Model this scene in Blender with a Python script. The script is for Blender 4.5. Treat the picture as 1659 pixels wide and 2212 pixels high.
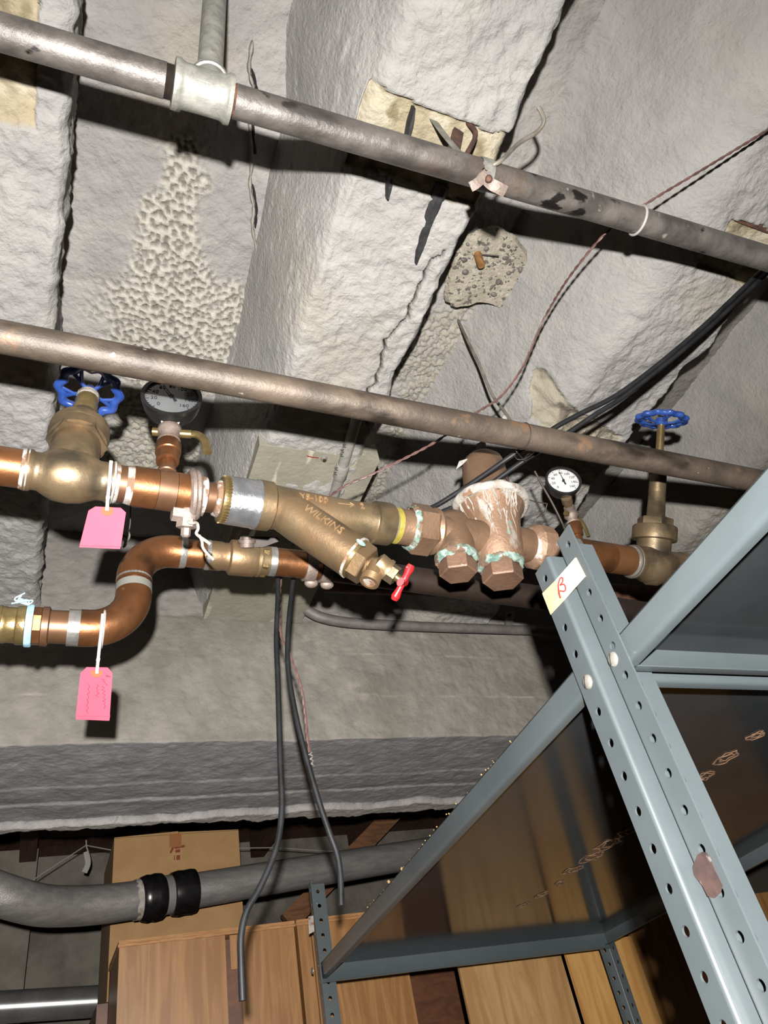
import bpy, math, random
import numpy as np
from mathutils import Vector, Matrix

for o in list(bpy.data.objects):
    bpy.data.objects.remove(o)
scene = bpy.context.scene
COL = scene.collection

# ---------------------------------------------------------------- camera
F, IW, IH = 1600.0, 1659.0, 2212.0
CAM = np.array([0.0, 0.0, 1.6])
_z = np.array([-460.0, -1886.0, F])
_y = np.array([-820.0, -(-460.0 * -820.0 + F * F) / -1886.0, F])
_Z = _z / np.linalg.norm(_z)
_Y = _y / np.linalg.norm(_y)
_X = np.cross(_Y, _Z)
R = np.array([_X, _Y, _Z])            # world = R @ (right, down, forward)
cd = bpy.data.cameras.new('camera')
cd.sensor_fit = 'HORIZONTAL'
cd.sensor_width = 36.0
cd.lens = 36.0 * F / IW
cd.clip_start = 0.02
cam = bpy.data.objects.new('camera', cd)
COL.objects.link(cam)
M = Matrix.Identity(4)
for i in range(3):
    M[i][0] = R[i, 0]
    M[i][1] = -R[i, 1]
    M[i][2] = -R[i, 2]
    M[i][3] = CAM[i]
cam.matrix_world = M
scene.camera = cam

# ---------------------------------------------------------------- light and exposure
w = bpy.data.worlds.new('world')
scene.world = w
w.use_nodes = True
w.node_tree.nodes['Background'].inputs[0].default_value = (1.0, 0.93, 0.86, 1)
w.node_tree.nodes['Background'].inputs[1].default_value = 0.003
ld = bpy.data.lights.new('headlamp', 'SPOT')
ld.energy = 450.0
ld.color = (1.0, 0.965, 0.925)
ld.spot_size = math.radians(165)
ld.spot_blend = 1.0
ld.shadow_soft_size = 0.012
lamp = bpy.data.objects.new('headlamp', ld)
COL.objects.link(lamp)
lamp.location = (-0.045, -0.155, 1.615)
scene.view_settings.view_transform = 'Standard'
scene.view_settings.look = 'None'
scene.view_settings.gamma = 1.0
scene.view_settings.use_curve_mapping = False
scene.view_settings.exposure = 0.0

# ---------------------------------------------------------------- picture <-> place
def ray(px, py):
    return R @ np.array([(px - IW / 2) / F, (py - IH / 2) / F, 1.0])
def P(px, py, d):
    return CAM + ray(px, py) * d
def onZ(px, py, h):
    r = ray(px, py)
    return CAM + r * ((h - CAM[2]) / r[2])
def onY(px, py, c):
    r = ray(px, py)
    return CAM + r * (c / r[1])
def onPlane(px, py, p0, n):
    r = ray(px, py)
    return CAM + r * (np.dot(np.array(p0) - CAM, n) / np.dot(r, n))
def depth(p):
    return float((R.T @ (np.array(p) - CAM))[2])
def proj(p):
    c = R.T @ (np.array(p) - CAM)
    return c[0] / c[2] * F + IW / 2, c[1] / c[2] * F + IH / 2
def mm(px, d):
    return px * d / F
def unit(v):
    v = np.array(v, float)
    return v / np.linalg.norm(v)

aim = P(720, 1800, 1.5)
dirv = Vector(aim - np.array(lamp.location))
lamp.rotation_euler = dirv.to_track_quat('-Z', 'Y').to_euler()

# ---------------------------------------------------------------- noise
_rng = np.random.RandomState(7)
_perm = _rng.rand(512, 512)
def vnoise(x, y, seed=0):
    x = np.asarray(x) + seed * 37.7
    y = np.asarray(y) + seed * 91.3
    xi = np.floor(x).astype(int); yi = np.floor(y).astype(int)
    fx = x - xi; fy = y - yi
    fx = fx * fx * (3 - 2 * fx); fy = fy * fy * (3 - 2 * fy)
    g = lambda a, b: _perm[a % 512, b % 512]
    return ((g(xi, yi) * (1 - fx) + g(xi + 1, yi) * fx) * (1 - fy)
            + (g(xi, yi + 1) * (1 - fx) + g(xi + 1, yi + 1) * fx) * fy) * 2 - 1
def fbm(x, y, s, oct=4, seed=0, gain=.5):
    t = 0; a = 1.0
    for i in range(oct):
        t = t + a * vnoise(x * s, y * s, seed + i)
        a *= gain; s *= 2.03
    return t
def worley(x, y, s, seed=0):
    x = np.asarray(x) * s + seed * 13.1; y = np.asarray(y) * s + seed * 7.7
    xi = np.floor(x).astype(int); yi = np.floor(y).astype(int)
    best = np.full(x.shape, 9.0)
    for a in (-1, 0, 1):
        for b in (-1, 0, 1):
            cx = xi + a; cy = yi + b
            px = cx + _perm[cx % 512, cy % 512]
            py = cy + _perm[(cx + 77) % 512, (cy + 201) % 512]
            best = np.minimum(best, np.hypot(x - px, y - py))
    return best
def sstep(a, b, x):
    t = np.clip((x - a) / (b - a), 0, 1)
    return t * t * (3 - 2 * t)

# ---------------------------------------------------------------- materials
def s3(r, g, b):
    f = lambda c: (c / 255 / 12.92) if c / 255 <= .04045 else ((c / 255 + .055) / 1.055) ** 2.4
    return (f(r) * ALB, f(g) * ALB, f(b) * ALB, 1.0)
ALB = .52                      # reflectance lowered on every surface, with a strong lamp, to keep shadows dark
MATS = {}
def mat(name, c1, c2=None, scale=20, rough=.5, metal=0.0, bump=0.0, bscale=60, spots=None, attr=None,
        lo=.4, hi=.62, spec=.5, stretch=None, wood=False, vor=0.0, vscale=80, coat=0.0, emit=None, alpha=None, trans=0.0):
    m = bpy.data.materials.new(name)
    m.use_nodes = True
    nt = m.node_tree; N = nt.nodes; L = nt.links
    b = N['Principled BSDF']
    b.inputs['Roughness'].default_value = rough
    b.inputs['Metallic'].default_value = metal
    b.inputs['Specular IOR Level'].default_value = spec
    b.inputs['Coat Weight'].default_value = coat
    b.inputs['Transmission Weight'].default_value = trans
    tc = N.new('ShaderNodeTexCoord')
    mp = N.new('ShaderNodeMapping')
    L.new(tc.outputs['Object'], mp.inputs['Vector'])
    if stretch: mp.inputs['Scale'].default_value = stretch
    no = N.new('ShaderNodeTexNoise')
    no.inputs['Scale'].default_value = scale
    no.inputs['Detail'].default_value = 6
    no.inputs['Roughness'].default_value = .6
    if wood: no.inputs['Distortion'].default_value = 1.2
    L.new(mp.outputs[0], no.inputs['Vector'])
    cr = N.new('ShaderNodeValToRGB')
    cr.color_ramp.elements[0].position = lo
    cr.color_ramp.elements[1].position = hi
    cr.color_ramp.elements[0].color = c1
    cr.color_ramp.elements[1].color = c2 or c1
    L.new(no.outputs['Fac'], cr.inputs['Fac'])
    out = cr.outputs['Color']
    if attr:
        at = N.new('ShaderNodeAttribute'); at.attribute_name = attr
        mx = N.new('ShaderNodeMix'); mx.data_type = 'RGBA'; mx.blend_type = 'MULTIPLY'
        mx.inputs[0].default_value = 1.0
        L.new(out, mx.inputs[6]); L.new(at.outputs['Color'], mx.inputs[7])
        out = mx.outputs[2]
    for k, sp in enumerate(spots or []):
        c, sc, th, wd = sp[:4]
        n2 = N.new('ShaderNodeTexNoise'); n2.inputs['Scale'].default_value = sc; n2.inputs['Detail'].default_value = 4
        mp2 = N.new('ShaderNodeMapping'); mp2.inputs['Location'].default_value = (3.1 * k + 1.7, .7 * k, 2.2)
        if len(sp) > 4: mp2.inputs['Scale'].default_value = sp[4]
        L.new(tc.outputs['Object'], mp2.inputs['Vector']); L.new(mp2.outputs[0], n2.inputs['Vector'])
        r2 = N.new('ShaderNodeMapRange'); r2.inputs[1].default_value = th; r2.inputs[2].default_value = th + wd
        L.new(n2.outputs['Fac'], r2.inputs[0])
        mx = N.new('ShaderNodeMix'); mx.data_type = 'RGBA'
        L.new(r2.outputs[0], mx.inputs[0]); L.new(out, mx.inputs[6]); mx.inputs[7].default_value = c
        out = mx.outputs[2]
    L.new(out, b.inputs['Base Color'])
    if emit:
        b.inputs['Emission Color'].default_value = emit[0]; b.inputs['Emission Strength'].default_value = emit[1]
    if bump or vor:
        bn = N.new('ShaderNodeTexNoise'); bn.inputs['Scale'].default_value = bscale
        bn.inputs['Detail'].default_value = 8; bn.inputs['Roughness'].default_value = .65
        L.new(mp.outputs[0] if stretch else tc.outputs['Object'], bn.inputs['Vector'])
        h = bn.outputs['Fac']
        bu = N.new('ShaderNodeBump'); bu.inputs['Strength'].default_value = 1.0; bu.inputs['Distance'].default_value = bump
        if vor:
            v = N.new('ShaderNodeTexVoronoi'); v.feature = 'SMOOTH_F1'; v.inputs['Scale'].default_value = vscale
            L.new(tc.outputs['Object'], v.inputs['Vector'])
            ma = N.new('ShaderNodeMath'); ma.operation = 'MULTIPLY_ADD'; ma.inputs[1].default_value = vor
            L.new(v.outputs['Distance'], ma.inputs[0]); L.new(h, ma.inputs[2]); h = ma.outputs[0]
        L.new(h, bu.inputs['Height']); L.new(bu.outputs[0], b.inputs['Normal'])
    MATS[name] = m
    return m

white = (1, 1, 1, 1)
mat('plaster', (.86, .86, .87, 1), white, scale=9, rough=.85, spec=.2, bump=.0042, bscale=110, attr='Col', vor=.3, vscale=140)
mat('beam_plaster', (.8, .8, .8, 1), white, scale=14, rough=.85, spec=.2, bump=.004, bscale=70, attr='Col')
mat('floor_concrete', s3(62, 58, 55), s3(76, 72, 68), scale=5, rough=.8)
mat('wall_paint', s3(70, 64, 58), s3(84, 78, 70), scale=4, rough=.9, bump=.003)
mat('far_plaster', s3(120, 112, 102), s3(150, 143, 132), scale=6, rough=.9, bump=.006, bscale=30)
mat('dark_timber', s3(70, 38, 20), s3(100, 58, 32), scale=6, rough=.75, stretch=(8, 1, 8), bump=.002)
mat('brown_timber', s3(120, 78, 45), s3(155, 105, 64), scale=6, rough=.7, stretch=(2, 2, 12), bump=.002)
mat('steel_pipe', s3(92, 87, 83), s3(132, 126, 121), scale=16, rough=.42, metal=.35, bump=.0012, bscale=90,
    spots=[(s3(34, 31, 30), 30, .63, .04, (.6, 1, 1)), (s3(70, 65, 62), 12, .52, .16, (.4, 1, 1)), (s3(104, 86, 72), 9, .62, .14), (s3(186, 178, 168), 46, .69, .08)])
mat('brown_pipe', s3(84, 74, 64), s3(112, 98, 85), scale=12, rough=.5, metal=.3, bump=.0014, bscale=80,
    spots=[(s3(50, 42, 35), 18, .55, .12, (.4, 1, 1)), (s3(140, 108, 82), 17, .64, .1), (s3(196, 182, 166), 60, .71, .06)])
mat('galvanized', s3(146, 146, 138), s3(180, 179, 170), scale=45, rough=.45, metal=.3, bump=.001, bscale=120, spots=[(s3(120, 112, 98), 22, .66, .1)])
mat('shaded_copper', s3(40, 28, 22), s3(56, 40, 30), scale=12, rough=.6, metal=.2)  # copper darkened to paint in the shade behind the regulator
mat('thread_black', s3(48, 40, 36), s3(70, 58, 52), scale=40, rough=.6, metal=.3)
mat('copper', s3(140, 92, 58), s3(168, 114, 74), scale=12, rough=.36, metal=.8, bump=.0006, bscale=60,
    spots=[(s3(100, 72, 50), 11, .5, .16), (s3(184, 146, 112), 40, .7, .08)])
mat('copper_dark', s3(106, 76, 56), s3(132, 96, 70), scale=12, rough=.42, metal=.6, spots=[(s3(84, 68, 56), 9, .55, .14)])
mat('copper_green', s3(128, 88, 58), s3(150, 104, 70), scale=10, rough=.42, metal=.6, spots=[(s3(90, 104, 76), 11, .6, .1)])
mat('valve_bronze', s3(128, 110, 85), s3(156, 134, 104), scale=9, rough=.42, metal=.7, bump=.0005, bscale=110,
    spots=[(s3(96, 86, 70), 16, .5, .16), (s3(158, 130, 96), 10, .6, .14), (s3(88, 128, 102), 5, .72, .06)])
mat('brass', s3(142, 122, 80), s3(174, 152, 104), scale=20, rough=.3, metal=.75, bump=.0006, bscale=90, spots=[(s3(120, 96, 58), 16, .6, .1)])
mat('strainer_bronze', s3(132, 114, 87), s3(160, 138, 106), scale=10, rough=.42, metal=.7, bump=.0005, bscale=130,
    spots=[(s3(104, 92, 72), 18, .52, .16), (s3(164, 132, 98), 7, .58, .16), (s3(120, 102, 76), 12, .6, .12)])
mat('letter_bronze', s3(184, 150, 112), s3(210, 174, 134), scale=60, rough=.4, metal=.6)
mat('regulator_bronze', s3(148, 118, 94), s3(164, 132, 106), scale=14, rough=.45, metal=.6, bump=.001, bscale=120,
    spots=[(s3(132, 106, 86), 20, .6, .1)])
mat('scaled_bronze', s3(146, 116, 92), s3(160, 128, 104), scale=14, rough=.5, metal=.4, bump=.002, bscale=100,
    spots=[(s3(190, 182, 172), 30, .56, .06, (1, 1, .35)), (s3(120, 190, 178), 30, .66, .04)])
mat('lime_scale', s3(166, 158, 148), s3(196, 190, 182), scale=40, rough=.75, bump=.003, bscale=150,
    spots=[(s3(140, 104, 80), 36, .54, .06)])
mat('verdigris', s3(96, 138, 124), s3(172, 190, 180), scale=70, rough=.85, bump=.003, bscale=180, spots=[(s3(204, 210, 204), 60, .6, .06), (s3(126, 100, 80), 34, .50, .05)])
mat('plug_bronze', s3(120, 92, 74), s3(142, 110, 90), scale=20, rough=.5, metal=.35, bump=.001, bscale=160, spots=[(s3(150, 212, 205), 22, .66, .04)])
mat('solder', s3(160, 158, 154), s3(196, 194, 190), scale=40, rough=.3, metal=.7, bump=.001)
mat('flux_white', s3(164, 158, 152), s3(194, 190, 186), scale=60, rough=.75, bump=.002, bscale=160, spots=[(s3(128, 98, 74), 38, .5, .05)])
mat('aluminium', s3(166, 168, 172), s3(200, 202, 206), scale=30, rough=.25, metal=.8, bump=.0008, bscale=120)
mat('yellow_tape', s3(150, 136, 56), s3(176, 162, 80), scale=30, rough=.4)
mat('clamp_iron', s3(120, 104, 96), s3(158, 142, 132), scale=20, rough=.5, metal=.3, bump=.0015, bscale=120)
mat('blue_paint', s3(36, 66, 136), s3(50, 82, 156), scale=30, rough=.3, coat=.3)
mat('red_paint', s3(176, 26, 32), s3(206, 44, 50), scale=40, rough=.4, spots=[(s3(210, 190, 184), 60, .66, .04)])
mat('black_plastic', s3(24, 24, 25), s3(34, 34, 35), scale=30, rough=.35)
mat('black_cable', s3(26, 27, 29), s3(38, 39, 42), scale=30, rough=.5, spec=.25)
mat('black_tape', s3(16, 15, 15), s3(28, 27, 27), scale=30, rough=.28)
mat('tar', s3(28, 28, 30), s3(48, 48, 52), scale=60, rough=.6, bump=.002)
mat('dial_white', s3(206, 206, 206), rough=.5)
mat('dial_glare', s3(96, 98, 100), s3(116, 118, 120), scale=10, rough=.12, coat=.5)
mat('ink', s3(25, 25, 28), rough=.6)
mat('pencil', s3(120, 36, 54), rough=.7)
mat('red_ink', s3(140, 30, 24), rough=.7)
mat('pink_card', s3(232, 72, 98), s3(236, 80, 106), scale=8, rough=.75)
mat('manila', s3(196, 180, 138), s3(206, 192, 154), scale=20, rough=.8, spots=[(s3(170, 154, 118), 50, .66, .05)])
mat('eyelet', s3(150, 84, 44), rough=.7)
mat('nylon', s3(186, 180, 176), rough=.45, trans=.1)
mat('string', s3(166, 158, 150), rough=.9)
mat('blue_twine', s3(150, 196, 214), s3(180, 218, 232), scale=60, rough=.8, bump=.002)
mat('pink_wire', s3(92, 66, 62), s3(118, 88, 82), scale=40, rough=.5)
mat('rust', s3(74, 46, 36), s3(120, 78, 56), scale=30, rough=.85, bump=.003)
mat('shelf_paint', s3(81, 89, 92), s3(87, 95, 98), scale=6, rough=.36, spec=.5, spots=[(s3(176, 180, 180), 26, .735, .02, (1, .3, 1))])
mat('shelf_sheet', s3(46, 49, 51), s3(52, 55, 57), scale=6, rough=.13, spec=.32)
mat('zinc', s3(160, 156, 148), s3(180, 176, 168), scale=40, rough=.35, metal=.5)
mat('rust_scuff', s3(120, 84, 56), s3(168, 126, 90), scale=60, rough=.9, bump=.003)
mat('old_glue', s3(44, 30, 28), s3(76, 52, 46), scale=30, rough=.8, spots=[(s3(120, 108, 98), 60, .62, .05)])
mat('sawdust', s3(196, 160, 100), rough=.9)
mat('duct_steel', s3(158, 154, 151), s3(178, 174, 170), scale=8, rough=.34, metal=.5, stretch=(1.5, 8, 8), bump=.0008)
mat('bright_steel', s3(170, 170, 170), s3(196, 196, 196), scale=8, rough=.25, metal=.7)
mat('grey_tape', s3(122, 122, 116), rough=.6)
mat('cardboard', s3(178, 138, 88), s3(188, 148, 98), scale=10, rough=.85)
mat('box_print', s3(140, 60, 40), rough=.9)
mat('packing_tape', s3(170, 112, 66), rough=.35)
mat('plywood', s3(160, 112, 62), s3(186, 136, 82), scale=5, rough=.45, stretch=(7, 7, .7), wood=True)
mat('plywood_edge', s3(176, 122, 68), s3(206, 152, 96), scale=30, rough=.7, stretch=(1, 1, 12))
mat('plywood_light', s3(180, 138, 86), s3(206, 164, 110), scale=4, rough=.5, stretch=(6, 6, .8), wood=True)
mat('plywood_yellow', s3(204, 150, 84), s3(226, 176, 106), scale=4, rough=.5, stretch=(7, 7, .8), wood=True)
mat('red_wood', s3(98, 58, 34), s3(122, 74, 44), scale=5, rough=.5, stretch=(2, 2, 5), wood=True)
mat('conduit_grey', s3(112, 106, 104), s3(132, 126, 122), scale=20, rough=.6, metal=.15, bump=.001)
mat('conduit_white', s3(150, 148, 140), s3(170, 168, 160), scale=30, rough=.6, bump=.002, spots=[(s3(60, 60, 60), 60, .66, .03)])
mat('grey_wire', s3(120, 114, 104), s3(150, 144, 132), scale=30, rough=.6, metal=.2)
mat('peg_wood', s3(140, 96, 52), s3(170, 122, 70), scale=60, rough=.7)
mat('pebble', s3(92, 88, 84), s3(128, 122, 112), scale=30, rough=.6)
mat('cream_concrete', s3(180, 172, 150), s3(200, 192, 172), scale=40, rough=.9, bump=.004, bscale=110)
mat('haunch', s3(150, 146, 128), s3(170, 165, 148), scale=7, rough=.85, bump=.003, bscale=50, spots=[(s3(206, 198, 176), 30, .62, .08, (1, .2, 1))])
mat('seam_plaster', s3(150, 145, 136), s3(176, 170, 160), scale=40, rough=.9, bump=.003)
mat('aggregate', s3(176, 168, 148), s3(198, 190, 172), scale=40, rough=.9, bump=.005, bscale=120, spots=[(s3(112, 106, 96), 62, .6, .03), (s3(84, 80, 76), 105, .63, .03), (s3(214, 208, 194), 80, .62, .05)])
mat('crack', s3(22, 19, 17), rough=1)

# ---------------------------------------------------------------- mesh building
ORG = {}
def basis(a, ref=None):
    a = unit(a)
    if ref is None: ref = np.array([0, 0, 1.0]) if abs(a[2]) < .9 else np.array([0, 1.0, 0])
    x = unit(np.cross(ref, a)); y = np.cross(a, x)
    return x, y, a
class MB:
    def __init__(s): s.v = []; s.f = []; s.n = 0
    def add(s, vs, fs):
        vs = [tuple(map(float, p)) for p in vs]
        s.v += vs; s.f += [tuple(i + s.n for i in f) for f in fs]; s.n += len(vs)
        return s
    def lathe(s, p0, p1, prof, seg=28, cap=True, ref=None, squash=None, phase=0.0):
        """prof: (t along p0->p1, radius)"""
        p0 = np.array(p0, float); p1 = np.array(p1, float)
        x, y, a = basis(p1 - p0, ref)
        vs = []; fs = []
        for t, r in prof:
            c = p0 + (p1 - p0) * t
            for k in range(seg):
                th = 2 * math.pi * k / seg + phase
                vs.append(c + x * r * math.cos(th) + y * r * math.sin(th))
        n = len(prof)
        for i in range(n - 1):
            for k in range(seg):
                k2 = (k + 1) % seg
                fs.append((i * seg + k, i * seg + k2, (i + 1) * seg + k2, (i + 1) * seg + k))
        if cap:
            fs.append(tuple(range(seg))[::-1]); fs.append(tuple((n - 1) * seg + k for k in range(seg)))
        return s.add(vs, fs)
    def rings(s, centers, radii, axis, seg=28, cap=True):
        vs = []; fs = []
        x, y, a = basis(axis)
        for c, r in zip(centers, radii):
            for k in range(seg):
                th = 2 * math.pi * k / seg
                vs.append(np.array(c) + x * r * math.cos(th) + y * r * math.sin(th))
        n = len(centers)
        for i in range(n - 1):
            for k in range(seg):
                k2 = (k + 1) % seg
                fs.append((i * seg + k, i * seg + k2, (i + 1) * seg + k2, (i + 1) * seg + k))
        if cap:
            fs.append(tuple(range(seg))[::-1]); fs.append(tuple((n - 1) * seg + k for k in range(seg)))
        return s.add(vs, fs)
    def tube(s, pts, r, seg=10, closed=False, flat=None):
        pts = [np.array(p, float) for p in pts]; n = len(pts)
        rr = r if hasattr(r, '__len__') else [r] * n
        T = []
        for i in range(n):
            a = pts[(i + 1) % n] if (closed or i < n - 1) else pts[i]
            b = pts[i - 1] if (closed or i > 0) else pts[i]
            T.append(unit(a - b))
        x, y, _ = basis(T[0], flat)
        vs = []; fs = []
        for i in range(n):
            if flat is not None:
                x = unit(np.cross(flat, T[i])); y = np.cross(T[i], x)
            else:
                x = unit(x - T[i] * np.dot(x, T[i])); y = np.cross(T[i], x)
            q = rr[i]
            qx, qy = q if hasattr(q, '__len__') else (q, q)
            for k in range(seg):
                th = 2 * math.pi * (k + .5) / seg
                vs.append(pts[i] + x * qx * math.cos(th) + y * qy * math.sin(th))
        m = n if closed else n - 1
        for i in range(m):
            j = (i + 1) % n
            for k in range(seg):
                k2 = (k + 1) % seg
                fs.append((i * seg + k, i * seg + k2, j * seg + k2, j * seg + k))
        if not closed:
            fs.append(tuple(range(seg))[::-1]); fs.append(tuple((n - 1) * seg + k for k in range(seg)))
        return s.add(vs, fs)
    def hexa(s, c):
        """8 corners: bottom 4 then top 4"""
        return s.add(c, [(3, 2, 1, 0), (4, 5, 6, 7), (0, 1, 5, 4), (1, 2, 6, 5), (2, 3, 7, 6), (3, 0, 4, 7)])
    def box(s, lo, hi):
        x0, y0, z0 = lo; x1, y1, z1 = hi
        return s.hexa([(x0, y0, z0), (x1, y0, z0), (x1, y1, z0), (x0, y1, z0), (x0, y0, z1), (x1, y0, z1), (x1, y1, z1), (x0, y1, z1)])
    def obox(s, c, ax, ay, az, sx, sy, sz):
        c = np.array(c); r = []
        for k in (-1, 1):
            for i, j in ((-1, -1), (1, -1), (1, 1), (-1, 1)):
                r.append(c + ax * i * sx / 2 + ay * j * sy / 2 + az * k * sz / 2)
        return s.hexa(r)
    def slab(s, poly, n, t):
        """polygon in space given thickness t along n"""
        n = unit(n); k = len(poly)
        a = [np.array(p, float) for p in poly]; b = [p + n * t for p in a]
        fs = [tuple(range(k))[::-1], tuple(range(k, 2 * k))]
        for i in range(k):
            j = (i + 1) % k
            fs.append((i, j, k + j, k + i))
        return s.add(a + b, fs)
    def sphere(s, c, r, ax=None, seg=16, rg=10, sq=(1, 1, 1)):
        c = np.array(c, float)
        x, y, z = basis(ax if ax is not None else (0, 0, 1))
        vs = []; fs = []
        for i in range(rg + 1):
            ph = math.pi * i / rg
            for k in range(seg):
                th = 2 * math.pi * k / seg
                vs.append(c + r * (x * sq[0] * math.sin(ph) * math.cos(th) + y * sq[1] * math.sin(ph) * math.sin(th) + z * sq[2] * math.cos(ph)))
        for i in range(rg):
            for k in range(seg):
                k2 = (k + 1) % seg
                fs.append((i * seg + k, (i + 1) * seg + k, (i + 1) * seg + k2, i * seg + k2))
        return s.add(vs, fs)
    def mesh(s, name, origin):
        me = bpy.data.meshes.new(name)
        o = np.array(origin)
        me.from_pydata([tuple(np.array(p) - o) for p in s.v], [], s.f)
        me.validate()
        return me
def finish_mesh(me, m, smooth=40):
    me.materials.append(MATS[m])
    if smooth:
        me.polygons.foreach_set('use_smooth', [True] * len(me.polygons))
        me.set_sharp_from_angle(angle=math.radians(smooth))
    else:
        me.polygons.foreach_set('use_smooth', [False] * len(me.polygons))
    return me
def tag(o, label=None, cat=None, group=None, kind=None):
    if label: o['label'] = label
    if cat: o['category'] = cat
    if group: o['group'] = group
    if kind: o['kind'] = kind
    return o
def build(mb, name, m, parent=None, label=None, cat=None, group=None, kind=None, smooth=40):
    v = np.array(mb.v)
    if parent is None:
        org = np.array([(v[:, 0].min() + v[:, 0].max()) / 2, (v[:, 1].min() + v[:, 1].max()) / 2, v[:, 2].min()])
    else:
        org = ORG[parent.name]
    me = finish_mesh(mb.mesh(name, org), m, smooth)
    o = bpy.data.objects.new(name, me); COL.objects.link(o)
    ORG[o.name] = org
    if parent is None: o.location = org
    else: o.parent = parent
    return tag(o, label, cat, group, kind)
def thing(name, loc, label, cat, group=None, kind=None):
    o = bpy.data.objects.new(name, None); COL.objects.link(o)
    o.location = tuple(map(float, loc)); o.empty_display_size = .03
    ORG[o.name] = np.array(loc, float)
    return tag(o, label, cat, group, kind)
def smoothpath(pts, n=8):
    """Catmull-Rom"""
    p = [np.array(q, float) for q in pts]
    p = [2 * p[0] - p[1]] + p + [2 * p[-1] - p[-2]]
    out = []
    for i in range(1, len(p) - 2):
        for k in range(n):
            t = k / n
            out.append(.5 * ((2 * p[i]) + (-p[i - 1] + p[i + 1]) * t + (2 * p[i - 1] - 5 * p[i] + 4 * p[i + 1] - p[i + 2]) * t * t
                             + (-p[i - 1] + 3 * p[i] - 3 * p[i + 1] + p[i + 2]) * t ** 3))
    out.append(p[-2])
    return out
def text_mb(txt, size, origin, right, up, ext=.001):
    cu = bpy.data.curves.new('t', 'FONT'); cu.body = txt; cu.size = size; cu.extrude = ext; cu.align_x = 'CENTER'; cu.align_y = 'CENTER'
    cu.resolution_u = 3
    o = bpy.data.objects.new('t', cu); COL.objects.link(o)
    bpy.context.view_layer.update()
    dg = bpy.context.evaluated_depsgraph_get()
    me = bpy.data.meshes.new_from_object(o.evaluated_get(dg))
    right = unit(right); n = unit(np.cross(right, up)); up = np.cross(n, right)
    mb = MB()
    mb.add([np.array(origin) + right * v.co.x + up * v.co.y + n * v.co.z for v in me.vertices], [tuple(p.vertices) for p in me.polygons])
    bpy.data.objects.remove(o); bpy.data.curves.remove(cu); bpy.data.meshes.remove(me)
    return mb
def stroke(pts, wd, n):
    """flat pen stroke on a surface with normal n"""
    return MB().tube(pts, [(wd, .0004)] * len(pts), seg=6, flat=np.array(n))

# ================================================================ STRUCTURE
ZS, ZJ, YW = 3.09, 2.81, 1.79           # slab, joist soffit, beam face
def grid_obj(name, Pn, colr, m, parent=None, flip=False, kind=None, label=None):
    """Pn: (a,b,3) positions, colr: (a,b,3)"""
    a, b = Pn.shape[:2]
    me = bpy.data.meshes.new(name)
    me.vertices.add(a * b)
    me.vertices.foreach_set('co', Pn.reshape(-1).astype(np.float32))
    idx = np.arange(a * b).reshape(a, b)
    q = np.stack([idx[:-1, :-1], idx[1:, :-1], idx[1:, 1:], idx[:-1, 1:]], -1).reshape(-1, 4)
    if flip: q = q[:, ::-1]
    nf = len(q)
    me.loops.add(nf * 4); me.polygons.add(nf)
    me.loops.foreach_set('vertex_index', q.reshape(-1).astype(np.int32))
    me.polygons.foreach_set('loop_start', (np.arange(nf) * 4).astype(np.int32))
    me.polygons.foreach_set('use_smooth', np.ones(nf, bool))
    me.update(calc_edges=True)
    at = me.color_attributes.new('Col', 'FLOAT_COLOR', 'POINT')
    c4 = np.ones((a * b, 4), np.float32); c4[:, :3] = colr.reshape(-1, 3)
    at.data.foreach_set('color', c4.reshape(-1))
    me.materials.append(MATS[m])
    o = bpy.data.objects.new(name, me); COL.objects.link(o)
    ORG[o.name] = np.zeros(3)
    if parent: o.parent = parent
    return tag(o, label, kind=kind)
def lin(*c): return np.array(s3(*c)[:3])
def mixc(base, c, w):
    return base * (1 - w[..., None]) + np.array(c) * w[..., None]
def blob(X, Y, z, pix, rad):
    t = np.zeros_like(X)
    for (px, py), r in zip(pix, rad):
        q = onZ(px, py, z)
        d = np.hypot((X - q[0]), (Y - q[1])) / r
        t = np.maximum(t, 1 - sstep(.55, 1.1, d + .35 * fbm(X, Y, 14, 3, 5)))
    return t

# slab between the joists
xs = np.unique(np.concatenate([np.linspace(-1.5, -.2, 14), np.arange(-.2, 1.12, .004), np.arange(1.12, 2.2, .008), np.linspace(2.2, 3.2, 12)]))
ys = np.unique(np.concatenate([np.linspace(-1.2, .02, 14), np.arange(.02, 1.82, .0042)]))
X, Y = np.meshgrid(xs, ys, indexing='ij')
Z = ZS + .020 * fbm(X, Y, 2.3, 2, 1) + .0028 * fbm(X, Y, 16, 3, 2) + .0016 * fbm(X, Y, 75, 3, 3)
foam = blob(X, Y, ZS, [(400, 390), (385, 450), (360, 520), (370, 600), (330, 680), (420, 700), (470, 770), (340, 740), (500, 700)],
            [.07, .07, .08, .10, .13, .13, .14, .13, .12])
foam2 = blob(X, Y, ZS, [(985, 720), (960, 790), (930, 860), (900, 930), (860, 1040), (1010, 700), (900, 1010), (820, 1080), (900, 800)], [.12, .14, .15, .15, .18, .1, .15, .16, .1])
foam3 = blob(X, Y, ZS, [(320, 960), (300, 900), (420, 990), (250, 1000)], [.12, .1, .12, .1])
wl = worley(X, Y, 80, 1); wl2 = worley(X, Y, 84, 3)
hole = sstep(.55, .15, wl)
Z = Z + foam * (.008 * hole - .004) + np.maximum(foam2, foam3) * (.008 * sstep(.2, .7, wl2) - .004)
base = np.ones(X.shape + (3,)) * lin(196, 192, 188)
base = mixc(base, lin(174, 171, 168), sstep(.0, .9, fbm(X, Y, 3.1, 4, 8)) * .8)
base = mixc(base, lin(186, 178, 160), sstep(.25, .9, fbm(X, Y, 3.7, 4, 11)) * .6)
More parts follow.
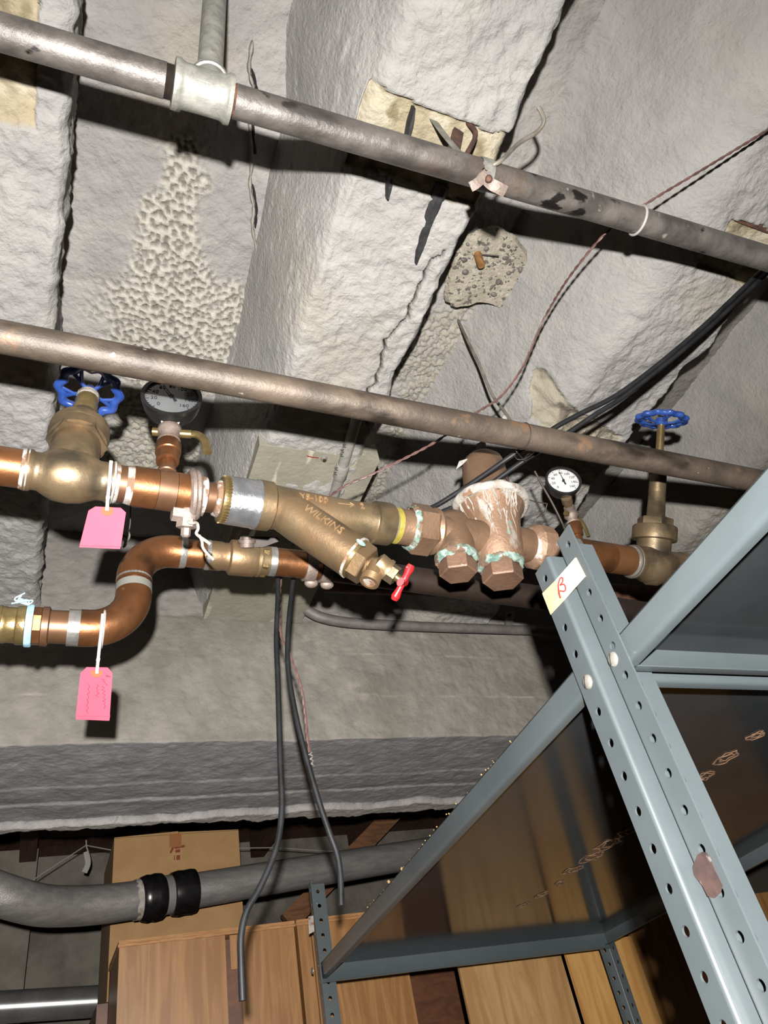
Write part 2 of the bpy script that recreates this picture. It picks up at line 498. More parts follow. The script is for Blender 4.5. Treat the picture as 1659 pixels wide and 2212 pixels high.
base = mixc(base, lin(222, 218, 204), foam * (1 - .9 * hole))
base = mixc(base, lin(140, 134, 120), foam * hole)
base = mixc(base, lin(190, 184, 166), np.maximum(foam2, foam3) * sstep(.8, .2, wl2))
base = mixc(base, lin(152, 147, 140), sstep(1.26, 1.4, X) * .9)  # lamp falloff towards the right put into the slab colour
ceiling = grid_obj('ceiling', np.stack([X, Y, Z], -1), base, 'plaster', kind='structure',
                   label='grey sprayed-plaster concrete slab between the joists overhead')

# joists: soft cove on the left flank, sharp and broken arris on the right
def inpoly(px, py, poly):
    r = np.zeros(px.shape, bool); n = len(poly)
    for i in range(n):
        (x1, y1), (x2, y2) = poly[i], poly[(i + 1) % n]
        c = ((y1 > py) != (y2 > py)) & (px < (x2 - x1) * (py - y1) / (y2 - y1 + 1e-9) + x1)
        r ^= c
    return r
def joist(xl, xr, cove, bare, seed, tone, crack=None, yfine=.02, broken=None):
    n1, n2, n3 = 60, 78, 40
    v = np.unique(np.concatenate([np.linspace(-1.2, yfine, 10), np.arange(yfine, 1.82, .0045)]))
    u = np.concatenate([np.linspace(0, 1, n1, endpoint=False), np.linspace(1, 2, n2, endpoint=False), np.linspace(2, 3, n3)])
    U, V = np.meshgrid(u, v, indexing='ij')
    cv = cove(V)
    edge = .007 * fbm(V, V * 0 + seed, 9, 3, seed) + .003 * fbm(V, V * 0 + seed, 45, 2, seed + 1)
    wob = .012 * fbm(V, V * 0 + 3, 3, 2, seed + 4)
    XR = xr + edge; XL = xl + wob
    t1 = np.clip(U, 0, 1); t2 = np.clip(U - 1, 0, 1); t3 = np.clip(U - 2, 0, 1)
    Xj = XL - cv * (1 - t1) + (XR - XL) * t2
    hgt = ZS + .012 - ZJ
    prof = 1 - sstep(0, 1, t1 ** .8)
    Zj = ZJ + hgt * prof
    rr = .016                                   # rounding of the right arris
    Xj = Xj - np.where(U > 2, .012 * t3, 0) + np.where((U > 1) & (U <= 2), 0, 0)
    Zj = Zj + rr * np.clip((t2 - .93) / .07, 0, 1) ** 2 + np.where(U > 2, hgt * t3, 0)
    rough = .0036 * fbm(Xj + Zj * 3, V, 14, 3, seed + 2) + .0024 * fbm(Xj + Zj * 3, V, 62, 3, seed + 3)
    Zj = Zj + rough * (1 - .6 * (U > 2)) + .012 * fbm(Xj, V, 3.3, 2, seed + 9)
    Xj = Xj + np.where(U > 2, rough, 0)
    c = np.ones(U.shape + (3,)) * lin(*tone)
    c = mixc(c, lin(174, 171, 166), sstep(.1, .9, fbm(Xj, V, 4, 4, seed + 5)) * .6)
    c = mixc(c, lin(192, 184, 166), sstep(.3, .9, fbm(Xj, V, 5, 4, seed + 6)) * .5)
    c = mixc(c, lin(182, 179, 175), sstep(.9, .2, t1) * .8)
    for (b0, b1, x0, x1) in bare:
        jag = .008 * fbm(Xj, V * 0, 16, 3, seed + 7)
        jag2 = .012 * fbm(Xj, V * 0, 12, 3, seed + 8)
        w_ = ((V > b0 + jag) & (V < b1 + jag2) & (Xj > x0 + jag) & (Xj < x1) & (U > .8)).astype(float)
        Zj = Zj + .014 * w_
        tan = lin(186, 173, 144)
        tc = np.ones(U.shape + (3,)) * tan
        tc = mixc(tc, lin(212, 202, 178), sstep(0, .7, fbm(Xj, V, 22, 4, 31)))
        tc = mixc(tc, lin(150, 136, 108), sstep(.3, .8, fbm(Xj, V, 30, 4, 33)))
        c = c * (1 - w_[..., None]) + tc * w_[..., None]
    if broken:
        W3 = np.stack([Xj, V, Zj], -1) - CAM
        cx = W3 @ R[:, 0]; cy = W3 @ R[:, 1]; cz = W3 @ R[:, 2]
        nx = 10 * fbm(Xj, V, 20, 3, 91)
        w_ = (inpoly(cx / cz * F + IW / 2 + nx, cy / cz * F + IH / 2 + nx, broken) & (U < 2)).astype(float)
        Zj = Zj + w_ * (.012 + .006 * fbm(Xj, V, 40, 3, 92))
        tc = np.ones(U.shape + (3,)) * lin(188, 180, 160)
        tc = mixc(tc, lin(140, 132, 116), sstep(.1, .7, fbm(Xj, V, 45, 4, 93)))
        c = c * (1 - w_[..., None]) + tc * w_[..., None]
    if crack is not None:
        y0, y1, xo = crack
        xc = xr - xo + .012 * fbm(V, V * 0 + 1, 14, 3, 40) + .006 * fbm(V, V * 0 + 1, 60, 2, 41)
        g = ((np.abs(Xj - xc) < .0032) & (V > y0) & (V < y1) & (U > 1) & (U <= 2)).astype(float)
        Zj = Zj + .016 * g
        c = c * (1 - g[..., None]) + lin(60, 54, 48) * g[..., None]
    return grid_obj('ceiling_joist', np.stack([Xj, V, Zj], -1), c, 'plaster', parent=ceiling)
cw = lambda a, b: (lambda V: a + (b - a) * sstep(.34, .54, V))
joist(-.30, -.072, cw(.1, .1), [(.30, .545, -.9, -.115)], 2, (182, 180, 177))
joist(.375, .600, cw(.14, .10), [(.345, .475, -.9, 9)], 12, (188, 186, 182), crack=(.56, 1.0, .045))
joist(1.06, 1.275, cw(.26, .24), [(.36, .475, 1.10, 9)], 22, (186, 183, 180), broken=[(1150, 800), (1172, 793), (1200, 828), (1225, 870), (1262, 900), (1340, 940), (1330, 985), (1190, 935), (1148, 905), (1142, 850)])
joist(1.735, 1.95, cw(.16, .12), [], 32, (146, 142, 136))  # darker tone paints the lamp's falloff onto this joist

# cracks, broken patches and drips that belong to the ceiling
def ztrace(pix, z): return [onZ(x, y, z) for x, y in pix]
def patch(pix, z, name, m, t=.006, seed=1, n=64, bump=.12):
    poly = smoothpath(ztrace(pix + [pix[0]], z), 10)[:-1]
    c = np.mean(poly, axis=0); out = []
    for i, p in enumerate(poly):
        k = 1 + bump * (float(fbm(np.array(i * .37), np.array(seed * 1.0), 1.0, 3, seed)))
        out.append(c + (p - c) * k)
    mb = MB()
    r2 = [c + (p - c) * .93 + np.array([0, 0, -t]) for p in out]
    k = len(out)
    mb.add(out + r2 + [c + np.array([0, 0, -t])], [(i, (i + 1) % k, k + (i + 1) % k, k + i) for i in range(k)]
           + [(k + i, k + (i + 1) % k, 2 * k) for i in range(k)])
    return build(mb, name, m, ceiling, smooth=30)
agg = patch([(1010, 505), (1075, 490), (1130, 530), (1148, 585), (1140, 640), (1090, 662), (1035, 650), (985, 662), (962, 640), (975, 560)], ZS - .045, 'exposed_concrete', 'aggregate', .012, 3, bump=.03)
rng = random.Random(5)
for i in range(44):
    px, py = rng.uniform(990, 1130), rng.uniform(520, 640)
    c = onZ(px, py, ZS - .057); r = rng.choice([.003, .004, .005, .007, .009])
    build(MB().sphere(c, r, (rng.random() - .5, rng.random() - .5, 1), 8, 5, (1, rng.uniform(.5, .9), .6)), 'pebble', 'pebble', agg)
# raised plaster seam running down the slab, split in places
seg = [(545, 88), (538, 150), (549, 200), (540, 260), (545, 330), (540, 400), (548, 450), (545, 490), (556, 545)]
build(MB().tube(smoothpath([onZ(x, y, ZS - .016) for x, y in seg], 6), [(.0015 + .003 * abs(math.sin(i * .9)), .006) for i in range(49)], 8), 'plaster_seam', 'seam_plaster', ceiling)
build(MB().tube(smoothpath([onZ(x + 6, y, ZS - .016) for x, y in seg[1:5]], 6), [(.0014 + .0022 * abs(math.sin(i * .8)), .007) for i in range(19)], 6), 'seam_crack', 'crack', ceiling)
build(MB().tube(smoothpath([onZ(x + 6, y, ZS - .016) for x, y in seg[5:8]], 6), [(.0014 + .002 * abs(math.sin(i * .8)), .007) for i in range(13)], 6), 'seam_crack', 'crack', ceiling)
# tar runs on the bare concrete of the middle joist
def tarrun(pix, wd):
    pts = smoothpath([onZ(x, y, ZJ + .004) for x, y in pix], 5)
    ws = np.interp(np.linspace(0, 1, len(pts)), np.linspace(0, 1, len(wd)), wd)
    return build(MB().tube(pts, [(w_, .012) for w_ in ws], 8, flat=np.array([0, 0, 1.0])), 'tar_run', 'tar', ceiling)
tarrun([(955, 400), (935, 450), (915, 505), (897, 565)], [.013, .014, .012, .011, .003])
tarrun([(843, 380), (836, 425)], [.005, .006, .003])
tarrun([(893, 232), (880, 292)], [.003, .006, .005])

# beam across the back of the bay: upright face, then the soffit we look up at, with a rough far edge
ZB, YE = 2.436, 2.30
xb = np.unique(np.concatenate([np.linspace(-1.5, -.3, 12), np.arange(-.3, 1.75, .0055), np.linspace(1.75, 3.2, 40)]))
q = np.concatenate([np.linspace(0, 1, 130), np.linspace(1.008, 2, 130), np.linspace(2.03, 2.3, 10)])
Xb, Q = np.meshgrid(xb, q, indexing='ij')
t0 = np.clip(Q, 0, 1); t1 = np.clip(Q - 1, 0, 1); t2 = np.clip(Q - 2, 0, 1)
z0 = Xb * 0
yend = YE + .020 * fbm(Xb, z0, 5, 3, 60) + .012 * fbm(Xb, z0, 22, 3, 61) + .004 * fbm(Xb, z0, 90, 2, 62)
Zb = 3.12 + (ZB - 3.12) * t0
Yb = YW + (yend - YW) * t1 + t2 * .06
face = (Q <= 1).astype(float); soff = 1 - face
Yb = Yb + face * (.005 * fbm(Xb, Zb, 5, 3, 64) + .0016 * fbm(Xb, Zb, 60, 3, 65) + .004 * sstep(2.80, 2.815, Zb)) + soff * (1 - t1) * .005 * fbm(Xb, z0 + ZB, 5, 3, 64)
rid = 2.03 + .008 * fbm(Xb, z0, 3, 4, 70); rid2 = 2.14 + .008 * fbm(Xb, z0, 4, 4, 71); rid3 = 2.25 + .014 * fbm(Xb, z0, 6, 4, 79)
Zb = Zb + soff * (.0025 * fbm(Xb, Yb, 7, 3, 66) + .0012 * fbm(Xb, Yb, 45, 3, 67))
Zb = Zb - soff * (.003 * sstep(rid - .004, rid + .004, Yb) * sstep(rid2, rid2 - .05, Yb) + .004 * sstep(rid2 - .004, rid2 + .004, Yb) + .018 * sstep(rid3 - .003, rid3 + .003, Yb))
Zb = Zb + t2 * .25
cb = np.ones(Xb.shape + (3,)) * lin(160, 155, 146)
cb = mixc(cb, lin(140, 135, 125), sstep(-.1, .9, fbm(Xb, Zb, 4, 4, 72)) * .9)
cb = mixc(cb, lin(182, 177, 162), sstep(.25, .8, fbm(Xb, Zb * 2, 26, 4, 73)) * sstep(.0, .6, fbm(Xb, Zb, 3, 2, 74)) * .8)
for zl in (2.565, 2.70):
    cb = mixc(cb, lin(186, 180, 168), face * np.exp(-((Zb - zl - .004 * fbm(Xb, z0, 5, 3, 75)) / .0022) ** 2) * sstep(-.2, .5, fbm(Xb, z0, 6, 3, 76)))
cb = mixc(cb, lin(160, 155, 150), face * sstep(2.805, 2.815, Zb))
cb = mixc(cb, lin(160, 159, 161), soff)
cb = mixc(cb, lin(176, 174, 172), soff * sstep(.1, .8, fbm(Xb, Yb * 3, 14, 4, 77)) * .7)
cb = mixc(cb, lin(196, 191, 186), soff * sstep(rid3 - .006, rid3 + .004, Yb))
cb = mixc(cb, lin(188, 184, 180), soff * np.exp(-((Yb - rid2 - .006) / .007) ** 2) * .8)
wall_back = grid_obj('wall_back', np.stack([Xb, Yb, Zb], -1), cb, 'beam_plaster', kind='structure', flip=True,
                     label='grey-brown concrete beam with ragged lower plaster edge')

# the rest of the room, mostly outside the picture
def plain(name, lo, hi, m, label, parent=None):
    return build(MB().box(lo, hi), name, m, parent, label=label, kind='structure' if parent is None else None, smooth=0)
plain('floor', (-1.6, -1.4, -.1), (3.4, 4.5, 0), 'floor_concrete', 'bare concrete basement floor below the picture')
plain('wall_left', (-1.62, -1.4, 0), (-1.5, 4.5, 3.3), 'wall_paint', 'side wall the pipes run into on the left')
plain('wall_right', (3.2, -1.4, 0), (3.32, 4.5, 3.3), 'wall_paint', 'side wall the pipes run into on the right')
wf = plain('wall_far', (-1.5, 4.2, 0), (3.2, 4.3, 3.3), 'far_plaster', 'pale rough plaster wall far behind the boxes')
plain('wall_beam_back', (-1.5, 2.33, 2.50), (3.2, 2.36, 3.3), 'far_plaster', 'hidden back face of the concrete beam')
# timber ceiling of the far bay, board by board
fc = thing('ceiling_far', (0, 3, 2.98), 'dark brown timber boards over the far storage bay', 'ceiling', kind='structure')
del fc['category']
for i in range(9):
    y0 = 2.37 + i * .203
    build(MB().box((-1.5, y0, 2.98 + .004 * (i % 2)), (3.2, y0 + .197, 3.01)), 'ceiling_board', 'dark_timber', fc, smooth=0)
for i in range(7):
    x0 = -.65 + i * .55
    build(MB().box((x0, 2.37, 2.84), (x0 + .07, 4.04, 2.985)), 'ceiling_rafter', 'dark_timber', fc, smooth=0)

# ================================================================ PIPE LINES
class Line:
    """straight run between two points; at(px) gives the point seen at picture column px"""
    def __init__(s, a, b): s.a = np.array(a); s.b = np.array(b); s.u = unit(s.b - s.a)
    def t(s, px):
        lo, hi = -3.0, 4.0
        k = (px - IW / 2) / F
        ca = R.T @ (s.a - CAM); cb = R.T @ (s.b - s.a)
        return (k * ca[2] - ca[0]) / (cb[0] - k * cb[2])
    def at(s, px): return s.a + (s.b - s.a) * s.t(px)
    def d(s, px): return depth(s.at(px))
    def atX(s, x): return s.a + s.u * ((x - s.a[0]) / s.u[0])
    def lathe(s, mb, prof, seg=32):
        mb.rings([s.at(p) for p, r in prof], [mm(r, s.d(p)) for p, r in prof], s.u, seg)
        return mb
    def lathem(s, mb, prof, seg=32):
        mb.rings([s.at(p) for p, r in prof], [r for p, r in prof], s.u, seg)
        return mb
TOP = Line(onZ(0, 69, 2.62), onZ(1530, 521, 2.62))
MID = Line(onZ(0, 727, 2.455), onZ(1608, 1033, 2.415))
MAIN = Line(onZ(0, 1006, 2.372), onZ(1320, 1206, 2.372))
YS = 1.05
def xend(line, x): return line.atX(x)

# ---- upper steel line with galvanized tee
t = thing('steel_pipe_run', TOP.at(430), 'upper grey-brown steel pipe run with galvanized tee, tar spots', 'pipe')
rT = .0208
mb = MB(); a = xend(TOP, -1.5); b = TOP.at(356); c = TOP.at(376)
mb.rings([a, b], [rT, rT], TOP.u); build(mb, 'pipe', 'steel_pipe', t)
mb = MB(); n = 14
cs, rs = [], []
for i in range(n + 1):
    cs.append(b + (c - b) * i / n); rs.append(rT * (.985 if i % 2 else .93))
mb.rings(cs, rs, TOP.u); build(mb, 'pipe_thread', 'thread_black', t)
mb = MB(); mb.rings([TOP.at(506), xend(TOP, 3.2)], [rT, rT], TOP.u); build(mb, 'pipe', 'steel_pipe', t)
mb = MB(); b = TOP.at(496); c = TOP.at(508); cs, rs = [], []
for i in range(9):
    cs.append(b + (c - b) * i / 8); rs.append(rT * (.985 if i % 2 else .94))
mb.rings(cs, rs, TOP.u); build(mb, 'pipe_thread', 'rust', t)
mb = MB()
rt = .0275
pr = [(373, .86), (374, 1.08), (384, 1.1), (390, 1.02), (398, .97), (440, .96), (478, .97), (485, 1.02), (490, 1.1), (499, 1.08), (500, .86)]
mb.rings([TOP.at(p) for p, k in pr], [rt * k for p, k in pr], TOP.u)
cT = TOP.at(452)
up = np.array([.03, -.03, 1.0])
neck = cT + unit(up) * .047
mb.lathe(cT, neck, [(0, rt * .8), (.8, rt * .78), (.82, rt * .88), (1, rt * .88)])
tee = build(mb, 'tee', 'galvanized', t)
rtop = P(462, 0, 1.12)
mb = MB(); ra = unit(np.array([.0, .0, 1.0]))
mb.lathe(neck - ra * .004, onZ(474, -160, 3.08), [(0, .0165), (1, .0165)])
build(mb, 'riser_pipe', 'galvanized', t)
mb = MB(); mb.lathe(neck, neck + ra * .009, [(0, .0195), (.5, .0205), (1, .018)]); build(mb, 'sealant_ring', 'manila', tee)

# ---- middle brown line
mb = MB(); mb.rings([xend(MID, -1.5), xend(MID, 3.2)], [.0218, .0218], MID.u)
build(mb, 'brown_pipe', 'brown_pipe', label='middle brown weathered pipe crossing in front of both handwheels', cat='pipe')

# ---- white tie and wire strap on the upper line
def hoop(line, px, r, wd, th, n=32, tilt=None):
    c = line.at(px); x, y, z = basis(line.u if tilt is None else tilt)
    pts = [c + x * r * math.cos(2 * math.pi * k / n) + y * r * math.sin(2 * math.pi * k / n) for k in range(n)]
    return MB().tube(pts, [(wd, th)] * n, 8, closed=True, flat=None) if wd == th else hoop_flat(c, x, y, z, r, wd, th, n)
def hoop_flat(c, x, y, z, r, wd, th, n=32):
    mb = MB(); vs = []; fs = []
    for k in range(n):
        e = x * math.cos(2 * math.pi * k / n) + y * math.sin(2 * math.pi * k / n)
        vs += [c + e * r - z * wd, c + e * r + z * wd, c + e * (r + th) + z * wd, c + e * (r + th) - z * wd]
    for k in range(n):
        j = (k + 1) % n
        for i in range(4):
            i2 = (i + 1) % 4
            fs.append((k * 4 + i, k * 4 + i2, j * 4 + i2, j * 4 + i))
    return mb.add(vs, fs)
build(hoop(TOP, 1378, rT + .0018, .0022, .0022, tilt=unit(TOP.u + np.array([0, .0, -.12]))), 'cable_tie', 'nylon', label='white cable tie looped around the upper pipe', cat='cable tie')
t = thing('pipe_strap', TOP.at(1040), 'perforated metal hanger strap with twisted ends around upper pipe', 'pipe strap')
x_, y_, z_ = basis(TOP.u)
build(hoop_flat(TOP.at(1042), x_, y_, z_, rT + .0006, .009, .0014), 'band', 'galvanized', t)
pth = [TOP.at(1040) + np.array([-.0, -.012, .021]), TOP.at(1030) + np.array([-.004, .002, .06]), TOP.at(1018) + np.array([0, .008, .12]), TOP.at(1012) + np.array([0, .012, .205])]
build(MB().tube(smoothpath(pth, 6), [(.008, .001)] * 19, 8, flat=np.array([0, 1.0, 0])), 'hanger_band', 'galvanized', t)
tl = [P(1040, 372, .995), P(1058, 395, .985), P(1075, 405, .985), P(1092, 414, .99)]
build(MB().tube(smoothpath(tl, 5), [(.008, .0015)] * 16, 8, flat=unit(ray(1070, 400))), 'band_tail', 'clamp_iron', t)
tl = [P(1050, 378, .99), P(1030, 396, .985), P(1016, 404, .985)]
build(MB().tube(smoothpath(tl, 5), [(.007, .0015)] * 11, 8, flat=unit(ray(1030, 395))), 'band_tail', 'clamp_iron', t)
c = P(1056, 386, .975)
build(MB().lathe(c, c + unit(ray(1056, 386)) * .008, [(0, .003), (.3, .005), (1, .005)], 12), 'rivet', 'rust', t)
mb = MB()
for px, py in ((1048, 352), (1052, 363), (1057, 374)):
    c = P(px, py, .982)
    mb.lathe(c, c + unit(ray(px, py)) * .003, [(0, .0026), (1, .0026)], 10)
build(mb, 'strap_hole', 'thread_black', t)
# rusty hanger bracket stub between pipe and joist, wire hook beside it
t = thing('hanger_bracket', P(985, 310, 1.1), 'rusty steel hanger bracket on the bare concrete above the strap', 'bracket')
q0 = onZ(990, 283, ZJ + .012); q1 = TOP.at(985) + np.array([0, .008, .024])
build(MB().tube([q0, (q0 + q1) / 2, q1], [(.013, .004)] * 3, 4, flat=unit(np.array([.3, -1, .2]))), 'plate', 'rust', t)
q2 = onZ(1010, 265, ZJ + .01)
build(MB().tube(smoothpath([q2, q2 + np.array([.0, .0, -.05]), TOP.at(1003) + np.array([.0, .012, .022])], 5), .004, 8), 'rod', 'rust', t)
wp = [TOP.at(1040) + np.array([0, .0, rT + .002]), P(1075, 352, 1.05), P(1120, 310, 1.1), P(1160, 285, 1.12), P(1175, 262, 1.12), P(1168, 240, 1.12), P(1163, 232, 1.12)]
build(MB().tube(smoothpath(wp, 6), .0034, 8), 'hook_wire', 'grey_wire', label='grey stiff wire with hooked end beside the hanger strap', cat='wire')
# wooden peg with nail in the exposed concrete
t = thing('wall_peg', onZ(1040, 570, ZS - .06), 'short wooden peg plugged into the pebbly concrete patch', 'peg')
q0 = onZ(1030, 545, ZS - .05)
q1 = P(1040, 574, depth(q0) - .02)
build(MB().lathe(q0, q1, [(0, .009), (1, .0085)], 10), 'peg', 'peg_wood', t)
build(MB().tube([P(1028, 549, depth(q0) - .01), P(1078, 553, depth(q0) - .02)], .0016, 6), 'nail', 'thread_black', t)
# thin loose rod in front of the slab
wp = [onZ(990, 692, ZS - .01), P(1012, 740, 1.72), P(1035, 785, 1.66), P(1062, 850, 1.60), P(1090, 890, 1.54), P(1105, 912, 1.50)]
t = thing('loose_rod', wp[-1], 'thin grey bent rod hanging from slab above middle pipe', 'rod')
build(MB().tube(smoothpath(wp, 6), .0034, 8), 'rod', 'grey_wire', t)
build(MB().sphere(P(1090, 903, 1.52), .006, None, 10, 6, (1, .8, 1.6)), 'plaster_blob', 'lime_scale', t)
# rusty flat bar end near the right joist
q = [onZ(1588, 478, ZJ - .004), onZ(1665, 488, ZJ - .004), onZ(1668, 507, ZJ - .004), onZ(1655, 503, ZJ - .004)]
build(MB().slab(q, (0, 0, 1), .006), 'flat_bar', 'rust', label='rusty flat bar lying on the bare right joist', cat='bar', smooth=0)

# ---------------------------------------------------------------- handwheel
def handwheel(root, c, ax, rad, lobes=10, spokes=5, m='blue_paint'):
    x, y, z = basis(ax)
    n = 100; pts = []; rr = []
    for k in range(n):
        th = 2 * math.pi * k / n
        r = rad * (.86 + .05 * math.cos(lobes * th))
        pts.append(c + (x * math.cos(th) + y * math.sin(th)) * r)
        rr.append((rad * .085, rad * .10))
    mb = MB()
    vs = []; fs = []; sg = 10
    for k in range(n):
        th = 2 * math.pi * k / n
        e = x * math.cos(th) + y * math.sin(th)
        for j in range(sg):
            ph = 2 * math.pi * j / sg
            vs.append(pts[k] + e * rad * .15 * math.cos(ph) + z * rad * .12 * math.sin(ph))
    for k in range(n):
        k2 = (k + 1) % n
        for j in range(sg):
            j2 = (j + 1) % sg
            fs.append((k * sg + j, k2 * sg + j, k2 * sg + j2, k * sg + j2))
    mb.add(vs, fs)
    hw = build(mb, 'handwheel', m, root)
    hb = c - z * rad * .16
    build(MB().lathe(hb - z * rad * .10, hb + z * rad * .2, [(0, rad * .2), (.15, rad * .24), (.85, rad * .24), (1, rad * .2)], 20), 'hub', m, hw)
    for k in range(spokes):
        th = 2 * math.pi * (k + .3) / spokes
        for dth in (-.2, .2):
            e0 = x * math.cos(th) + y * math.sin(th)
            e1 = x * math.cos(th + dth) + y * math.sin(th + dth)
            build(MB().tube([hb + e0 * rad * .18, hb + e0 * rad * .45 + z * rad * .03, c + e1 * rad * .84], [(rad * .065, rad * .05)] * 3, 8, flat=z), 'spoke', m, hw)
    return hw

# ---------------------------------------------------------------- left gate valve
V1 = MAIN.at(150); d1 = MAIN.d(150)
W1 = P(193, 845, d1 + .16); A1 = unit(W1 - V1); L1 = np.linalg.norm(W1 - V1)
t = thing('gate_valve', V1, 'left bronze gate valve with half-shadowed blue handwheel', 'valve', 'gate valves on the copper line')
mb = MB()
MAIN.lathe(mb, [(52, 40), (53, 46), (66, 46), (72, 42), (84, 42), (100, 50), (120, 58), (150, 60), (180, 56), (200, 48), (212, 43), (228, 43), (233, 46), (246, 46), (247, 40)])
mb.lathe(V1 - A1 * .02, V1 + A1 * .085, [(0, .012), (.1, .028), (.3, .036), (.7, .034), (1, .033)])
body = build(mb, 'body', 'valve_bronze', t)
mb = MB().lathe(V1 + A1 * .078, V1 + A1 * .155, [(0, .030), (.02, .041), (.22, .0435), (.26, .0405), (.3, .0425), (.42, .0425), (.5, .036), (.75, .023), (1, .017)], 32)
build(mb, 'bonnet', 'valve_bronze', t)
build(MB().lathe(V1 + A1 * .074, V1 + A1 * .097, [(0, .0425), (1, .0425)], 6), 'bonnet_hex', 'valve_bronze', t)
mb = MB().lathe(V1 + A1 * .148, V1 + A1 * (L1 - .012), [(0, .017), (.15, .0185), (.3, .0185), (.34, .016), (.6, .0175), (.95, .0165), (1, .013)], 24)
pn = build(mb, 'packing_nut', 'brass', t)
build(MB().lathe(V1 + A1 * (L1 - .026), V1 + A1 * (L1 - .008), [(0, .0172), (.6, .0175), (1, .014)], 20), 'lime_crust', 'lime_scale', pn)
build(MB().lathe(V1 + A1 * (L1 - .03), V1 + A1 * (L1 + .012), [(0, .006), (1, .006)], 12), 'stem', 'brass', t)
handwheel(t, W1, A1, mm(68, d1 + .16), 10, 5)

# ---------------------------------------------------------------- right gate valve (tilted over)
V2 = MAIN.at(1410); d2 = MAIN.d(1410)
W2 = P(1429, 906, d2 + .055); A2 = unit(W2 - V2); L2 = np.linalg.norm(W2 - V2)
k2 = d2 / F
t = thing('gate_valve', V2, 'right bronze gate valve with raised brass stem and blue handwheel', 'valve', 'gate valves on the copper line')
mb = MB()
MAIN.lathe(mb, [(1361, 30), (1362, 36), (1374, 36), (1380, 34), (1390, 40), (1408, 44), (1425, 42), (1438, 34), (1462, 34), (1465, 36), (1476, 36), (1477, 30)])
mb.lathe(V2 - A2 * .042, V2 + A2 * 70 * k2, [(0, .012), (.12, .028), (.35, 38 * k2), (.55, 36 * k2), (1, 36 * k2)])
build(mb, 'body', 'valve_bronze', t)
build(MB().lathe(V2 + A2 * 52 * k2, V2 + A2 * 84 * k2, [(0, 40 * k2), (.05, 47 * k2), (.9, 47 * k2), (1, 45 * k2)], 32), 'body_ring', 'valve_bronze', t)
build(MB().lathe(V2 + A2 * 80 * k2, V2 + A2 * 102 * k2, [(0, 38 * k2), (.9, 38 * k2), (1, 36 * k2)], 6), 'bonnet_hex', 'valve_bronze', t)
build(MB().lathe(V2 + A2 * 98 * k2, V2 + A2 * 172 * k2, [(0, 24 * k2), (.06, 20 * k2), (1, 17.5 * k2)], 24), 'bonnet', 'valve_bronze', t)
build(MB().lathe(V2 + A2 * 160 * k2, V2 + A2 * 200 * k2, [(0, 18.5 * k2), (1, 18 * k2)], 24), 'packing_nut', 'valve_bronze', t)
build(MB().lathe(V2 + A2 * 190 * k2, V2 + A2 * (L2 + .01), [(0, 8.5 * k2), (1, 8.5 * k2)], 16), 'stem', 'brass', t)
handwheel(t, W2, A2, mm(54, d2 + .055), 12, 5)

# ---------------------------------------------------------------- copper pieces of the main line
def piece(prof, name, m, label, cat='pipe', group=None, seg=32):
    mb = MB(); MAIN.lathe(mb, prof, seg)
    return build(mb, name, m, label=label, cat=cat, group=group)
mb = MB(); mb.rings([xend(MAIN, -1.5), MAIN.at(52)], [.0268, .0268], MAIN.u)
t = build(mb, 'copper_pipe', 'copper', label='short copper pipe entering left gate valve from frame edge', cat='pipe')
mb = MB(); MAIN.lathe(mb, [(44, 42.5), (45, 44), (54, 45.5), (60, 46.5), (61, 44)]); build(mb, 'solder_joint', 'flux_white', t)
t = piece([(240, 41), (290, 41)], 'copper_nipple', 'copper_dark', 'flux-streaked copper nipple right of the left gate valve', 'pipe')
mb = MB(); MAIN.lathe(mb, [(246, 41.5), (247, 45), (251, 44.5), (255, 41.5)]); build(mb, 'solder_joint', 'flux_white', t)
mb = MB(); MAIN.lathe(mb, [(270, 41.3), (276, 42.2), (286, 43.6), (288, 42)]); build(mb, 'solder_joint', 'flux_white', t)
t = thing('copper_tee', MAIN.at(345), 'copper tee with two seams carrying the left pressure gauge', 'pipe fitting')
mb = MB(); MAIN.lathe(mb, [(284, 41), (285, 44), (337, 44)]); build(mb, 'socket', 'copper', t)
mb = MB(); MAIN.lathe(mb, [(338, 44), (377, 43.6)])
mb.lathe(MAIN.at(357), MAIN.at(357) + A1 * .045, [(0, .0125), (.85, .0125), (.88, .0145), (1, .0145)], 20)
build(mb, 'body', 'copper_dark', t)
mb = MB(); MAIN.lathe(mb, [(378, 43.6), (408, 43.2), (409, 40)]); build(mb, 'socket', 'copper', t)

